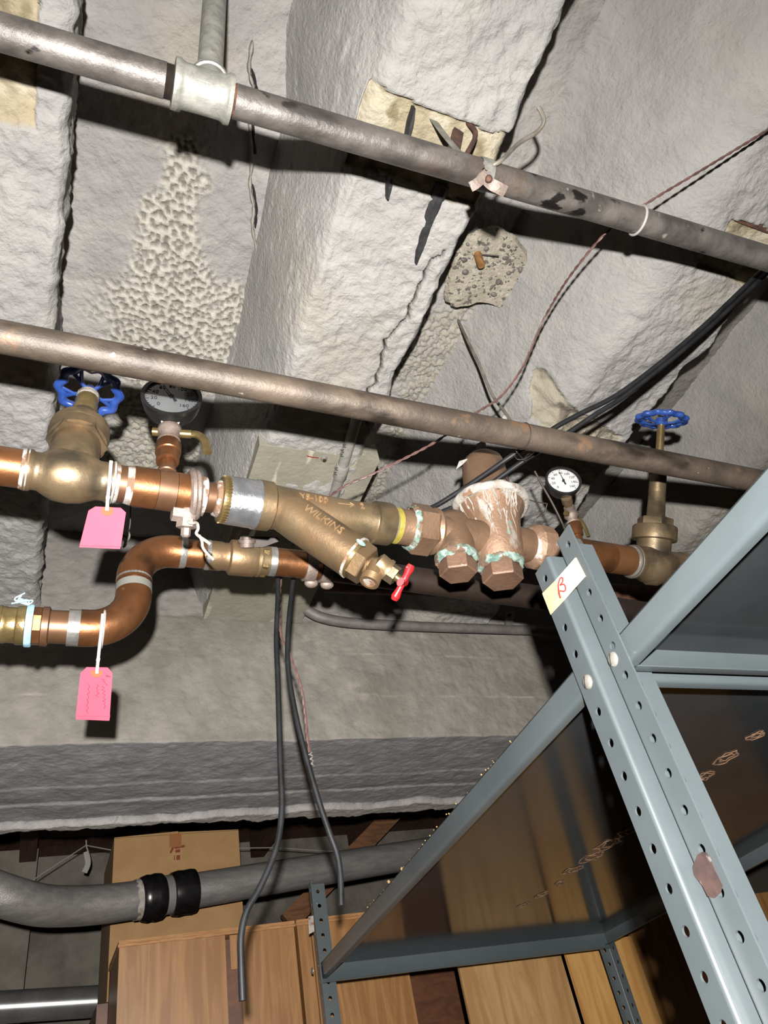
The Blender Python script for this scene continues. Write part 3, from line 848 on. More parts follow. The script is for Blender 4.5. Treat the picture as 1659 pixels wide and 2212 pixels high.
# ---------------------------------------------------------------- pressure gauges with their cocks
def gauge_set(foot, top, gc, gr, facing, dial_m, names, numbers, needle_ang, lever_dir, body_m='valve_bronze'):
    """foot..top: axis of cock; gc: centre of dial plane; facing: normal of dial"""
    foot = np.array(foot); top = np.array(top); ax = unit(top - foot); L = np.linalg.norm(top - foot)
    t = thing('gauge_cock', foot, names[0], 'valve')
    k = gr / .04
    build(MB().lathe(foot, foot + ax * L * .50, [(0, .0105 * k), (.35, .0105 * k), (.37, .0145 * k), (.62, .0150 * k), (.64, .0165 * k), (.9, .0165 * k), (1, .013 * k)], 20), 'adapter', 'copper', t)
    build(MB().lathe(foot + ax * L * .46, foot + ax * L * .88, [(0, .014 * k), (.1, .0155 * k), (.14, .0115 * k), (.3, .0115 * k), (.42, .016 * k), (.6, .016 * k), (.72, .0125 * k), (1, .0125 * k)], 18), 'body', 'clamp_iron', t)
    build(MB().lathe(foot + ax * L * .45, foot + ax * L * .475, [(0, .0152 * k), (1, .0152 * k)], 18), 'sealant_ring', 'flux_white', t)
    c = foot + ax * L * .66
    ld_ = unit(lever_dir)
    lv = build(MB().tube(smoothpath([c, c + ld_ * .022 * k, c + ld_ * .036 * k, c + ld_ * .046 * k - ax * .012 * k, c + ld_ * .05 * k - ax * .036 * k], 4), [(.006 * k, .004 * k)] * 17, 8, flat=unit(np.cross(ld_, ax))), 'lever', 'brass', t)
    build(MB().lathe(c - ld_ * .022 * k, c + ld_ * .028 * k, [(0, .006 * k), (1, .006 * k)], 10), 'lever_spindle', 'brass', t)
    fz = unit(facing); upv = unit(ax - fz * np.dot(ax, fz)); rt_ = np.cross(upv, fz)
    g = thing('pressure_gauge', gc, names[1], 'gauge', 'dial gauges on the copper line')
    dep = gr * .72
    stem0 = foot + ax * L * .86
    bot = gc - fz * dep * .5 - upv * gr * .9
    build(MB().lathe(stem0, bot, [(0, .0095 * k), (.45, .0095 * k), (.46, .012 * k), (1, .012 * k)], 8), 'stem', 'valve_bronze', g)
    mb = MB().lathe(gc - fz * dep, gc + fz * .002, [(0, gr * .55), (.04, gr * .80), (.3, gr * .90), (.55, gr * .95), (.8, gr * .97), (.82, gr), (1, gr), (1, gr * .88), (.93, gr * .86)], 40, cap=False)
    mb.lathe(gc - fz * dep, gc - fz * (dep + .0005), [(0, gr * .55), (1, gr * .3)], 40)
    build(mb, 'case', 'black_plastic', g)
    dp = gc - fz * .002
    dial = build(MB().lathe(dp - fz * .002, dp, [(0, gr * .87), (1, gr * .87)], 40), 'dial', dial_m, g)
    tick = MB()
    for i in range(33):
        th = math.radians(225 - 270 * i / 32)
        e = rt_ * math.cos(th) + upv * math.sin(th)
        l0 = .74 if i % 4 == 0 else .79
        w_ = unit(np.cross(e, fz))
        tick.obox(dp + e * gr * (l0 + .84) / 2 + fz * .0004, e, w_, fz, gr * (.84 - l0), gr * (.024 if i % 4 == 0 else .012), .0006)
    build(tick, 'scale_marks', 'ink', dial, smooth=0)
    tm = MB()
    for i, s_ in enumerate(numbers):
        th = math.radians(225 - 270 * i / (len(numbers) - 1))
        e = rt_ * math.cos(th) + upv * math.sin(th)
        q = text_mb(s_, gr * .22, dp + e * gr * .58 + fz * .0006, rt_, upv, .0002); tm.add(q.v, q.f)
    build(tm, 'scale_numbers', 'ink', dial, smooth=0)
    th = math.radians(needle_ang); e = rt_ * math.cos(th) + upv * math.sin(th); w_ = unit(np.cross(e, fz))
    nd = MB().slab([dp - e * gr * .3 - w_ * gr * .05 + fz * .003, dp - e * gr * .3 + w_ * gr * .05 + fz * .003, dp + w_ * gr * .025 + fz * .003, dp + e * gr * .75 + fz * .003, dp - w_ * gr * .025 + fz * .003], fz, .0006)
    nd.lathe(dp, dp + fz * .004, [(0, gr * .07), (1, gr * .07)], 14)
    build(nd, 'needle', 'ink', g, smooth=0)
    return g
dg = MAIN.d(357)
F1 = MAIN.at(357) + A1 * .04
T1 = P(369, 893, depth(F1) + .10)
G1 = P(371, 856, depth(T1) - .022)
gauge_set(F1, T1, G1, mm(64, depth(G1)), (-.12, -1, .02), 'dial_glare',
          ('small brass gauge cock with lever under left gauge', 'large black pressure gauge with dark dial below middle pipe'),
          ['0', '20', '40', '60', '80', '100', '120', '140', '160'], 118, MAIN.u + np.array([0, -.25, -.1]))
F2 = MAIN.at(1262) + unit(np.array([-.02, 0, 1.0])) * .026
d2g = depth(F2)
T2 = P(1226, 1085, d2g + .05)
G2 = P(1217, 1038, depth(T2) - .02)
gauge_set(F2, T2, G2, mm(39, depth(G2)), (-.35, -1, -.05), 'dial_white',
          ('small bronze gauge cock with white sealant under right gauge', 'small black pressure gauge with white numbered dial'),
          ['0', '20', '40', '60', '80', '100', '120', '140', '160'], 98, MAIN.u + np.array([0, .3, .0]))

# ---------------------------------------------------------------- clamp with string
t = thing('pipe_clamp', MAIN.at(420), 'grey iron split clamp with bolt and tied string, right of copper tee', 'clamp')
x_, y_, z_ = basis(MAIN.u)
ct = unit(MAIN.u + np.array([.0, -.10, .05]))
rc = mm(48, MAIN.d(420))
build(hoop(MAIN, 414, rc, .0058, .0058, tilt=ct), 'ring', 'clamp_iron', t)
build(hoop(MAIN, 424, rc, .0048, .0048, tilt=ct), 'ring', 'clamp_iron', t)
q = P(404, 1112, MAIN.d(410) - .015)
dn = unit(P(408, 1150, MAIN.d(410) - .03) - P(412, 1095, MAIN.d(410) - .02))
build(MB().sphere(q, .016, dn, 16, 10, (.9, .75, 1.2)), 'lug', 'clamp_iron', t)
build(MB().lathe(q - MAIN.u * .022, q - MAIN.u * .006, [(0, .012), (1, .012)], 6), 'bolt_head', 'clamp_iron', t)
build(MB().lathe(q + dn * .008, q + dn * .034, [(0, .014), (.45, .0145), (.5, .007), (.9, .007), (1, .004)], 6), 'nut', 'clamp_iron', t)
sd = MAIN.d(410) - .02
st = [P(400, 1122, sd), P(412, 1130, sd - .012), P(425, 1130, sd), P(428, 1142, sd), P(424, 1152, sd - .004), P(432, 1160, sd), P(444, 1168, sd), P(455, 1176, sd)]
build(MB().tube(smoothpath(st, 5), .0024, 7), 'string', 'string', t)
st = [P(430, 1156, sd), P(436, 1168, sd), P(438, 1182, sd), P(446, 1194, sd), P(462, 1210, sd)]
build(MB().tube(smoothpath(st, 5), .0022, 7), 'string', 'string', t)
t = piece([(398, 38), (436, 38), (437, 33), (471, 33)], 'pipe_nipple', 'copper_dark', 'short dark nipple between iron clamp and bright collar', 'pipe')
mb = MB(); MAIN.lathe(mb, [(428, 38), (430, 44), (441, 43), (444, 34)]); build(mb, 'sealant_ring', 'flux_white', t)
mb = MB(); MAIN.lathe(mb, [(461, 33.5), (463, 38), (470, 41), (474, 41)]); build(mb, 'sealant_ring', 'flux_white', t)
t = thing('dielectric_collar', MAIN.at(520), 'bright aluminium collar with gold ribbed rim before the strainer', 'pipe fitting')
mb = MB(); n = 60; cs = []
MAIN.lathe(mb, [(472, 42), (474, 49), (487, 51), (489, 50)])
rim = build(mb, 'ribbed_rim', 'brass', t)
cR = MAIN.at(483); rR = mm(51, MAIN.d(483)); x_, y_, z_ = basis(MAIN.u)
for k in range(44):
    th = 2 * math.pi * k / 44
    if k == 0:
        proto = build(MB().obox(cR + x_ * rR, x_, y_, z_, .0022, .0024, mm(12, 1.1)), 'rib', 'brass', rim, smooth=0)
        pm = proto.data
    e = x_ * math.cos(th) + y_ * math.sin(th); f_ = np.cross(z_, e)
    if k:
        o = proto.copy(); COL.objects.link(o); o.parent = rim
        Rm = Matrix(((e[0], f_[0], z_[0]), (e[1], f_[1], z_[1]), (e[2], f_[2], z_[2]))) @ Matrix(((x_[0], x_[1], x_[2]), (y_[0], y_[1], y_[2]), (z_[0], z_[1], z_[2])))
        off = Vector(cR - ORG[rim.name])
        o.matrix_local = Matrix.Translation(off) @ Rm.to_4x4() @ Matrix.Translation(-off)
mb = MB(); MAIN.lathe(mb, [(487, 48), (488, 52), (492, 53), (546, 53), (549, 54.5), (555, 54.5), (556, 50)]); build(mb, 'collar', 'aluminium', t)

# ---------------------------------------------------------------- Y strainer
t = thing('y_strainer', MAIN.at(700), 'bronze Y-strainer with raised lettering and slanted screen leg', 'strainer')
mb = MB()
MAIN.lathe(mb, [(553, 48), (554, 55), (582, 54), (586, 49), (600, 47.5), (650, 45), (700, 42), (760, 40), (798, 40.5), (803, 42), (805, 47), (838, 47), (841, 45), (842, 36)])
sb = build(mb, 'body', 'strainer_bronze', t)
LA = MAIN.at(606); LB = P(775, 1211, MAIN.d(606) - .045); LU = unit(LB - LA); LL = np.linalg.norm(LB - LA)
kL = depth(LB) / F
mb = MB().lathe(LA - LU * .012, LB - LU * 14 * kL, [(0, .030), (.1, 47 * kL), (.3, 48.5 * kL), (1, 48.5 * kL)], 36)
leg = build(mb, 'screen_leg', 'strainer_bronze', t)
build(MB().lathe(LB - LU * 15 * kL, LB - LU * 9 * kL, [(0, 49.5 * kL), (1, 50 * kL)], 36), 'gasket', 'lime_scale', t)
build(MB().lathe(LB - LU * 10 * kL, LB - LU * 2 * kL, [(0, 47 * kL), (1, 46 * kL)], 36), 'cap_flange', 'brass', t)
build(MB().lathe(LB - LU * 4 * kL, LB + LU * 24 * kL, [(0, 47 * kL), (.9, 46 * kL), (1, 43 * kL)], 6, phase=.35), 'hex_cap', 'strainer_bronze', t)
c = LB - LU * 10 * kL + unit(P(783, 1168, 1.0) - P(775, 1211, 1.0)) * 46 * kL
build(MB().sphere(P(779, 1172, depth(LB) - .028), .006, LU, 10, 6, (.8, .6, 1.5)), 'corrosion', 'verdigris', t)
# raised lettering
def on_cyl(line_pt, u, r, px, py):
    """point of a cylinder seen at a pixel (near side)"""
    r0 = unit(ray(px, py)); w0 = CAM - line_pt
    a = r0 - u * np.dot(r0, u); b = w0 - u * np.dot(w0, u)
    A = np.dot(a, a); B = 2 * np.dot(a, b); Cc = np.dot(b, b) - r * r
    D = max(B * B - 4 * A * Cc, 0)
    s_ = (-B - math.sqrt(D)) / (2 * A)
    p = CAM + r0 * s_
    n = p - line_pt; n = unit(n - u * np.dot(n, u))
    return p, n
def rmx(px): return mm(float(np.interp(px, [600, 650, 700, 760, 798], [47.5, 45, 42, 40, 40.5])), MAIN.d(px))
for txt, px, py, sz in (('YS-100', 678, 1077, .0165), ('2', 782, 1094, .0165)):
    p, n = on_cyl(MAIN.at(px), MAIN.u, rmx(px), px, py)
    q = text_mb(txt, sz, p, MAIN.u, np.cross(n, MAIN.u), .002); build(q, 'lettering', 'letter_bronze', sb, smooth=0)
mb = MB()
for (ax_, ay_), (bx_, by_) in (((730, 1087), (764, 1091)), ((756, 1086), (765, 1091)), ((756, 1095), (765, 1091))):
    pa, n = on_cyl(MAIN.at(ax_), MAIN.u, rmx(ax_), ax_, ay_); pb, n2 = on_cyl(MAIN.at(bx_), MAIN.u, rmx(bx_), bx_, by_)
    mb.tube([pa, pb], .0011, 6)
build(mb, 'flow_arrow', 'letter_bronze', sb)
p, n = on_cyl(LA, LU, 48.5 * kL, 699, 1122)
q = text_mb('WILKINS', .0185, p, LU, np.cross(n, LU), .002); build(q, 'lettering', 'letter_bronze', leg, smooth=0)

# ---------------------------------------------------------------- drain valve with red handle on the strainer
t = thing('drain_valve', LB, 'small brass drain valve with red cross handle on strainer cap', 'valve')
dd = depth(LB) - .012
E0 = LB + LU * 18 * kL; E1 = P(822, 1224, dd)
build(MB().lathe(E0, E1, [(0, .0155), (.3, .0155), (.32, .0135), (1, .0135)], 18), 'inlet', 'strainer_bronze', t)
S0 = P(812, 1212, dd); S1 = P(838, 1234, dd)
build(MB().lathe(S0, S1, [(0, .010), (.12, .0165), (.7, .0165), (.8, .0185), (1, .0185)], 18), 'body', 'strainer_bronze', t)
H0 = P(836, 1232, dd - .002); H1 = P(856, 1246, dd - .006)
build(MB().lathe(H0, H1, [(0, .0150), (1, .0150)], 6), 'bonnet_nut', 'valve_bronze', t)
X0 = P(852, 1244, dd - .005); X1 = P(872, 1258, dd - .01)
build(MB().lathe(X0, X1, [(0, .0085), (.3, .006), (1, .0055)], 12), 'stem', 'brass', t)
O0 = P(814, 1220, dd); O1 = P(797, 1259, dd - .022)
ou = unit(O1 - O0); ol = np.linalg.norm(O1 - O0)
pr = [(0, .0125), (.5, .0125), (.62, .0125), (.64, .0150)]
for i in range(5): pr += [(.66 + i * .07, .0152), (.69 + i * .07, .0140)]
pr += [(1, .0148), (1, .0105), (.86, .0100)]
build(MB().lathe(O0, O1, pr, 24), 'spout', 'strainer_bronze', t)
build(MB().lathe(O1 - ou * .004, O1 - ou * .003, [(0, .0104), (1, .0104)], 20), 'spout_plug', 'lime_scale', t)
hc = P(870, 1258, dd - .012)
ha = unit(P(884, 1233, dd - .02) - P(855, 1291, dd - .02)); hx = unit(X1 - X0); hb_ = unit(np.cross(hx, ha))
mb = MB()
for s_ in (-1, 1):
    mb.tube([hc + ha * s_ * .003, hc + ha * s_ * .012, hc + ha * s_ * .023, hc + ha * s_ * .029], [(.0055, .005), (.005, .005), (.009, .007), (.0065, .005)], 10, flat=hx)
for s_ in (-1, 1):
    mb.tube([hc, hc + hb_ * s_ * .014], [(.005, .004), (.007, .005)], 10, flat=hx)
mb.lathe(hc - hx * .004, hc + hx * .004, [(0, .007), (1, .007)], 12)
build(mb, 'handle', 'red_paint', t)

# ---------------------------------------------------------------- union between strainer and regulator
t = thing('pipe_union', MAIN.at(900), 'bronze union with hex nut and green corrosion ring', 'pipe fitting')
mb = MB(); MAIN.lathe(mb, [(838, 37), (839, 40), (845, 40.5), (846, 36)]); build(mb, 'silver_ring', 'solder', t)
mb = MB(); pr = [(846, 36)]
for i in range(5): pr += [(847 + i * 2.6, 39.5), (848.5 + i * 2.6, 38)]
pr += [(861, 36)]
MAIN.lathe(mb, pr); build(mb, 'thread_tape', 'yellow_tape', t)
mb = MB(); MAIN.lathe(mb, [(858, 36), (859, 39), (880, 39.5), (888, 42)]); build(mb, 'tailpiece', 'regulator_bronze', t)
mb = MB(); n = 90; vs = []; fs = []
x_, y_, z_ = basis(MAIN.u)
cs = [MAIN.at(p) for p in (880, 884, 889, 893)]
for i, c in enumerate(cs):
    for k in range(n):
        th = 2 * math.pi * k / n
        r = mm((43, 48, 49.5, 46)[i], MAIN.d(887)) * (1 + .05 * float(vnoise(np.array(k * .7), np.array(i * 1.3), 3)))
        vs.append(c + (x_ * math.cos(th) + y_ * math.sin(th)) * r)
for i in range(3):
    for k in range(n):
        fs.append((i * n + k, i * n + (k + 1) % n, (i + 1) * n + (k + 1) % n, (i + 1) * n + k))
mb.add(vs, fs); build(mb, 'corrosion_ring', 'verdigris', t)
mb = MB(); cs = [MAIN.at(p) for p in (888, 890, 925, 930)]
mb.rings(cs, [mm(r, MAIN.d(900)) for r in (50, 57, 57, 53)], MAIN.u, 6); build(mb, 'hex_nut', 'regulator_bronze', t, smooth=25)
mb = MB(); MAIN.lathe(mb, [(925, 46), (935, 52), (940, 50), (946, 36)]); build(mb, 'nut_collar', 'regulator_bronze', t)

# ---------------------------------------------------------------- pressure regulator
RC = MAIN.at(1072); dR = depth(RC); kR = dR / F
RT = P(1044, 990, dR + .114); U = unit(RT - P(1075, 1165, dR)); UL = np.linalg.norm(RT - RC)
t = thing('pressure_regulator', RC, 'bronze pressure regulator with lime-streaked dome and two hex plugs', 'pressure regulator')
mb = MB()
MAIN.lathe(mb, [(940, 34), (945, 36), (960, 38), (985, 40), (1010, 39), (1040, 39), (1075, 39), (1110, 39), (1130, 38), (1145, 36), (1150, 36)])
C1 = MAIN.at(979); k1 = MAIN.d(979) / F
mb.lathe(C1 + U * 52 * k1, C1 - U * 62 * k1, [(0, 14 * k1), (.06, 30 * k1), (.22, 40 * k1), (.6, 42 * k1), (.95, 43 * k1), (1, 42 * k1)], 32)
body = build(mb, 'body', 'regulator_bronze', t)
mb = MB().lathe(RC + U * 95 * kR, RC - U * 62 * kR, [(0, 80 * kR), (.10, 74 * kR), (.24, 62 * kR), (.4, 58 * kR), (.7, 55 * kR), (.95, 51 * kR), (1, 46 * kR)], 36)
build(mb, 'diaphragm_bowl', 'scaled_bronze', t)
for nm, cc, kk, rr, mcol in (('a', C1, k1, 43, 'plug_bronze'), ('b', RC, kR, 46, 'plug_bronze')):
    vs = []; fs = []; n = 72; x_, y_, z_ = basis(-U)
    for i, (h, r) in enumerate(((50, rr - 4), (54, rr + 1.5), (62, rr + 3.5), (70, rr + 2), (73, rr - 6))):
        for k in range(n):
            th = 2 * math.pi * k / n
            q = r * kk * (1 + .05 * float(vnoise(np.array(k * .8), np.array(i * 1.7), 5 if nm == 'a' else 9)))
            vs.append(cc - U * (h + 2.5 * float(vnoise(np.array(k * .5), np.array(i * .7), 8))) * kk + (x_ * math.cos(th) + y_ * math.sin(th)) * q)
    for i in range(4):
        for k in range(n):
            fs.append((i * n + k, i * n + (k + 1) % n, (i + 1) * n + (k + 1) % n, (i + 1) * n + k))
    pl = build(MB().lathe(cc - U * 60 * kk, cc - U * 103 * kk, [(0, (rr - 3) * kk), (.93, (rr - 3) * kk), (1, (rr - 6) * kk)], 6, phase=.5), 'hex_plug', mcol, t, smooth=25)
    build(MB().add(vs, fs), 'corrosion_ring', 'verdigris', pl)
# dome flange, spring bonnet and adjusting screw
n = 96; vs = []; fs = []; x_, y_, z_ = basis(U)
for i, (h, r) in enumerate(((84, 58), (82, 80), (86, 86), (94, 88), (100, 86), (106, 78), (112, 62))):
    for k in range(n):
        th = 2 * math.pi * k / n
        q = r * kR * (1 + .018 * float(vnoise(np.array(k * .45), np.array(i * 1.1), 15)))
        vs.append(RC + U * h * kR + (x_ * math.cos(th) + y_ * math.sin(th)) * q)
for i in range(6):
    for k in range(n):
        fs.append((i * n + k, i * n + (k + 1) % n, (i + 1) * n + (k + 1) % n, (i + 1) * n + k))
build(MB().add(vs, fs), 'dome_flange', 'lime_scale', t)
hB = UL / kR
build(MB().lathe(RC + U * 100 * kR, RC + U * hB * kR, [(0, 66 * kR), (.12, 60 * kR), (.3, 54 * kR), (.8, 50 * kR), (.92, 46 * kR), (1, 36 * kR)], 32), 'spring_bonnet', 'regulator_bronze', t)
build(MB().lathe(RT - U * .004, RT + U * .03, [(0, 12 * kR), (.2, 9 * kR), (1, 8 * kR)], 12), 'adjusting_screw', 'thread_black', t)
build(MB().lathe(RT + U * .016, RT + U * .034, [(0, 13 * kR), (1, 13 * kR)], 6), 'lock_nut', 'thread_black', t)
# lime runs down the bowl
rng = random.Random(3)
for i in range(22):
    th0 = rng.uniform(-1.1, 1.0)
    fz = unit(-ray(1085, 1130) - U * np.dot(-ray(1085, 1130), U)); gx = np.cross(U, fz)
    pts = []
    h0, h1 = 84, rng.uniform(10, 55) if i % 3 else -20
    dth = rng.uniform(-.3, .3)
    for j in range(8):
        f_ = j / 7; h = h0 + (h1 - h0) * f_; tt = th0 + dth * f_ + .04 * math.sin(j * 1.7 + i)
        r = float(np.interp(h, [-20, 32, 57, 79, 95], [55, 58, 62, 74, 80])) + .4
        pts.append(RC + U * h * kR + (fz * math.cos(tt) + gx * math.sin(tt)) * r * kR)
    wd = rng.uniform(.0006, .0017)
    build(MB().tube(pts, [wd * (1.2 - .8 * j / 7) for j in range(8)], 6), 'lime_run', 'lime_scale', t)
# outlet union, mostly behind the post
mb = MB(); cs = [MAIN.at(p) for p in (1140, 1146, 1152, 1178, 1184)]
mb.rings(cs, [mm(r, MAIN.d(1160)) for r in (38, 46, 50, 50, 42)], MAIN.u, 12); ou_ = build(mb, 'outlet_union', 'scaled_bronze', t, smooth=25)
# cardboard tag scrap and thin wires around the bonnet
q = P(1000, 1005, dR + .07)
build(MB().slab([P(985, 1014, dR + .08), P(992, 996, dR + .08), P(1012, 990, dR + .085), P(1000, 1003, dR + .08)], unit(ray(1000, 1000)), .0008), 'paper_scrap', 'conduit_white', t, smooth=0)
for pts in ([(1092, 1030, .02), (1120, 1065, .03), (1150, 1082, .04), (1182, 1088, .05)], [(1182, 1088, .05), (1176, 1105, .05), (1160, 1118, .04)]):
    build(MB().tube(smoothpath([P(a_, b_, dR + c_) for a_, b_, c_ in pts], 6), .0012, 6), 'seal_wire', 'thread_black', t)
wp = [P(1155, 1018, dR + .06), P(1172, 1050, dR + .05), P(1192, 1085, dR + .04), P(1212, 1125, dR + .03), P(1230, 1165, dR + .01)]
build(MB().tube(smoothpath(wp, 6), .0022, 7), 'thin_rod', 'thread_black', label='thin dark rod slanting between regulator and right gauge', cat='rod')

# ---------------------------------------------------------------- right copper pipe
t = piece([(1178, 30), (1246, 30.5)], 'copper_pipe', 'copper_dark', 'copper pipe behind post top joining regulator to right tee', 'pipe')
t = thing('copper_tee', MAIN.at(1290), 'copper tee with green stain carrying the right pressure gauge', 'pipe fitting')
mb = MB(); MAIN.lathe(mb, [(1238, 31), (1239, 33), (1252, 33), (1316, 32.6)])
mb.lathe(MAIN.at(1262), F2 + unit(F2 - MAIN.at(1262)) * .01, [(0, .0105), (1, .0105)], 18)
build(mb, 'body', 'copper', t)
mb = MB(); MAIN.lathe(mb, [(1317, 32.6), (1364, 32)]); build(mb, 'socket', 'copper_green', t)
mb = MB(); MAIN.lathe(mb, [(1232, 31), (1234, 32.5), (1240, 33.5), (1241, 31)]); build(mb, 'solder_joint', 'solder', t)
mb = MB(); MAIN.lathe(mb, [(1358, 32.5), (1360, 34), (1366, 37), (1368, 34)]); build(mb, 'solder_joint', 'solder', t)
mb = MB(); mb.rings([MAIN.at(1470), xend(MAIN, 3.2)], [.0268, .0268], MAIN.u)
t = build(mb, 'copper_pipe', 'copper_dark', label='copper pipe leaving the right gate valve behind grey beam', cat='pipe')
mb = MB(); MAIN.lathe(mb, [(1472, 31), (1473, 35.5), (1478, 36), (1480, 31)]); build(mb, 'solder_joint', 'solder', t)

# ================================================================ LOWER COPPER LINE (S bend)
SL = Line(onY(20, 1350, YS), onY(220, 1358.5, YS))      # left, lower leg
SU = Line(onY(360, 1190, YS), onY(610, 1215, YS))       # right, upper leg
rS = .0262
qa = onY(283, 1300, YS); qb = onY(296, 1215, YS)
xV = float((qa[0] + qb[0]) / 2)
lowz = SL.atX(xV)[2]; upz = SU.atX(xV)[2]
LowC = SL.atX(xV); UpC = SU.atX(xV)
vd = unit(UpC - LowC)
def arc(pc, d_in, d_out, r, n=14):
    """rounded corner at pc coming along d_in leaving along d_out"""
    a = pc - d_in * r; b = pc + d_out * r; o = a + d_out * r
    out = []
    for i in range(n + 1):
        th = math.pi / 2 * i / n
        out.append(o - d_out * r * math.cos(th) + d_in * r * math.sin(th))
    return out
def sl(mb, line, prof, seg=32):
    mb.rings([line.at(p) for p, r in prof], [mm(r, line.d(p)) for p, r in prof], line.u, seg); return mb
Rb = .066
e1 = arc(LowC, SL.u, vd, Rb); e2 = arc(UpC, vd, SU.u, Rb * 1.0)
t = thing('copper_elbow', LowC, 'lower copper elbow hung with the lower pink tag', 'pipe fitting')
build(MB().tube([SL.at(172)] + e1 + [e1[-1] + vd * .012], .0288, 32), 'elbow', 'copper', t)
build(MB().tube([SL.at(146), SL.at(174)], .0284, 32), 'solder_joint', 'solder', t)
t = thing('copper_elbow', UpC, 'upper copper elbow turning into the horizontal ball valve line', 'pipe fitting')
build(MB().tube([e2[0] - vd * .012] + e2 + [SU.at(388)], .0288, 32), 'elbow', 'copper', t)
build(MB().tube([SU.at(386), SU.at(392), SU.at(402)], [.0284, .0284, .0270], 32), 'solder_joint', 'solder', t)
t = thing('copper_pipe', e1[-1], 'short vertical copper pipe with grey wrap between two elbows', 'pipe')
v0 = e1[-1] + vd * .006; v1 = e2[0] - vd * .006
build(MB().lathe(v0, v1, [(0, rS), (1, rS)], 32), 'pipe', 'copper_dark', t)
build(MB().lathe(v0, v0 + (v1 - v0) * .66, [(0, rS + .003), (.9, rS + .0028), (1, rS)], 32), 'grey_wrap', 'grey_tape', t)
build(MB().lathe(v1 - vd * .004, v1 + vd * .003, [(0, .027), (.5, .0292), (1, .0288)], 32), 'solder_ring', 'solder', t)
# left end: union with blue twine and brass coupling
t = thing('copper_adapter', SL.at(110), 'copper adapter with hex collar left of the lower elbow', 'pipe fitting')
mb = MB(); sl(mb, SL, [(62, 36), (150, 36)]); build(mb, 'socket', 'copper_dark', t)
mb = MB(); mb.rings([SL.at(p) for p in (70, 72, 88, 90)], [mm(r, SL.d(80)) for r in (38, 42, 42, 38)], SL.u, 8); build(mb, 'hex_collar', 'copper', t, smooth=25)
mb = MB(); sl(mb, SL, [(88, 38), (90, 42.5), (104, 43), (107, 38)]); build(mb, 'collar_ring', 'copper_dark', t)
t = thing('brass_coupling', SL.at(20), 'brass ribbed coupling wound with pale blue twine at frame edge', 'pipe fitting')
mb = MB(); mb.rings([xend(SL, -1.5), SL.at(-30)], [rS, rS], SL.u); build(mb, 'pipe', 'copper_dark', t)
mb = MB(); sl(mb, SL, [(-36, 34), (-34, 39), (-8, 39), (-6, 42), (2, 42), (4, 40), (12, 40), (14, 38.5), (34, 38.5), (36, 41), (38, 42), (54, 42), (56, 38), (66, 36)]); build(mb, 'coupling', 'brass', t)
mb = MB(); n = 150; pts = []
x_, y_, z_ = basis(SL.u)
for k in range(n):
    th = 2 * math.pi * k * 6 / n
    c = SL.at(58 + 10 * k / n); r = mm(42.5, SL.d(60)) + .0005 * math.sin(k)
    pts.append(c + (x_ * math.cos(th) + y_ * math.sin(th)) * r)
build(MB().tube(pts, .0026, 6), 'twine', 'blue_twine', t)
top_ = P(62, 1307, SL.d(60) - .01)
for k in range(5):
    build(MB().tube(smoothpath([top_, top_ + np.array([-.006 * k + .004, -.004, .006]), top_ + np.array([-.013 + .004 * k - .01, -.008, -.004 + .005 * k])], 4), .0012, 5), 'twine_end', 'blue_twine', t)
# upper leg, ball valve
t = thing('copper_pipe', SU.at(440), 'short copper pipe between upper elbow and brass check valve', 'pipe')
mb = MB(); sl(mb, SU, [(396, 30.5), (452, 30.5)]); build(mb, 'pipe', 'copper', t)
mb = MB(); sl(mb, SU, [(442, 30.5), (444, 33), (452, 33), (454, 31)]); build(mb, 'solder_joint', 'solder', t)
t = thing('check_valve', SU.at(520), 'brass in-line valve with hex collar on the lower copper line', 'valve')
mb = MB(); sl(mb, SU, [(448, 29), (449, 32.5), (476, 32), (484, 30), (492, 31), (496, 38), (500, 39), (548, 38), (553, 35), (566, 33), (580, 32), (581, 29)]); build(mb, 'body', 'strainer_bronze', t)
mb = MB(); mb.rings([SU.at(p) for p in (562, 563, 574, 575)], [mm(r, SU.d(568)) for r in (33, 36, 36, 33)], SU.u, 6); build(mb, 'hex_collar', 'brass', t, smooth=25)
mb = MB(); mb.rings([SU.at(p) for p in (553, 554, 560, 561)], [mm(r, SU.d(556)) for r in (34, 37, 37, 34)], SU.u, 28); build(mb, 'ring', 'strainer_bronze', t)
mb = MB(); sl(mb, SU, [(580, 31), (582, 32), (594, 32), (597, 28)]); build(mb, 'solder_joint', 'solder', t)
mb = MB(); mb.rings([SU.at(588), SU.at(690)], [rS, rS], SU.u)
build(mb, 'copper_pipe', 'copper', label='bright copper pipe stub from brass in-line valve to bronze clamps', cat='pipe')
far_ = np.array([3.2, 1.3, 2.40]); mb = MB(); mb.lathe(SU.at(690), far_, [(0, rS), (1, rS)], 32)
build(mb, 'copper_pipe', 'shaded_copper', label='long copper pipe running behind the Y-strainer and regulator', cat='pipe')
# clamps on it behind the strainer
for px, lb in ((668, 'left bronze clamp on copper pipe under the strainer'), (702, 'right bronze clamp on copper pipe under the strainer')):
    t = thing('pipe_clamp', SU.at(px), lb, 'clamp', 'clamps on the copper pipe')
    x_, y_, z_ = basis(SU.u)
    build(hoop_flat(SU.at(px), x_, y_, z_, rS, .010, .005), 'band', 'clamp_iron', t)
    q = SU.at(px) + unit(P(px + 4, 1262, 1.3) - P(px, 1225, 1.3)) * .034
    build(MB().sphere(q, .011, SU.u, 12, 8, (1, .8, 1.2)), 'lug', 'clamp_iron', t)
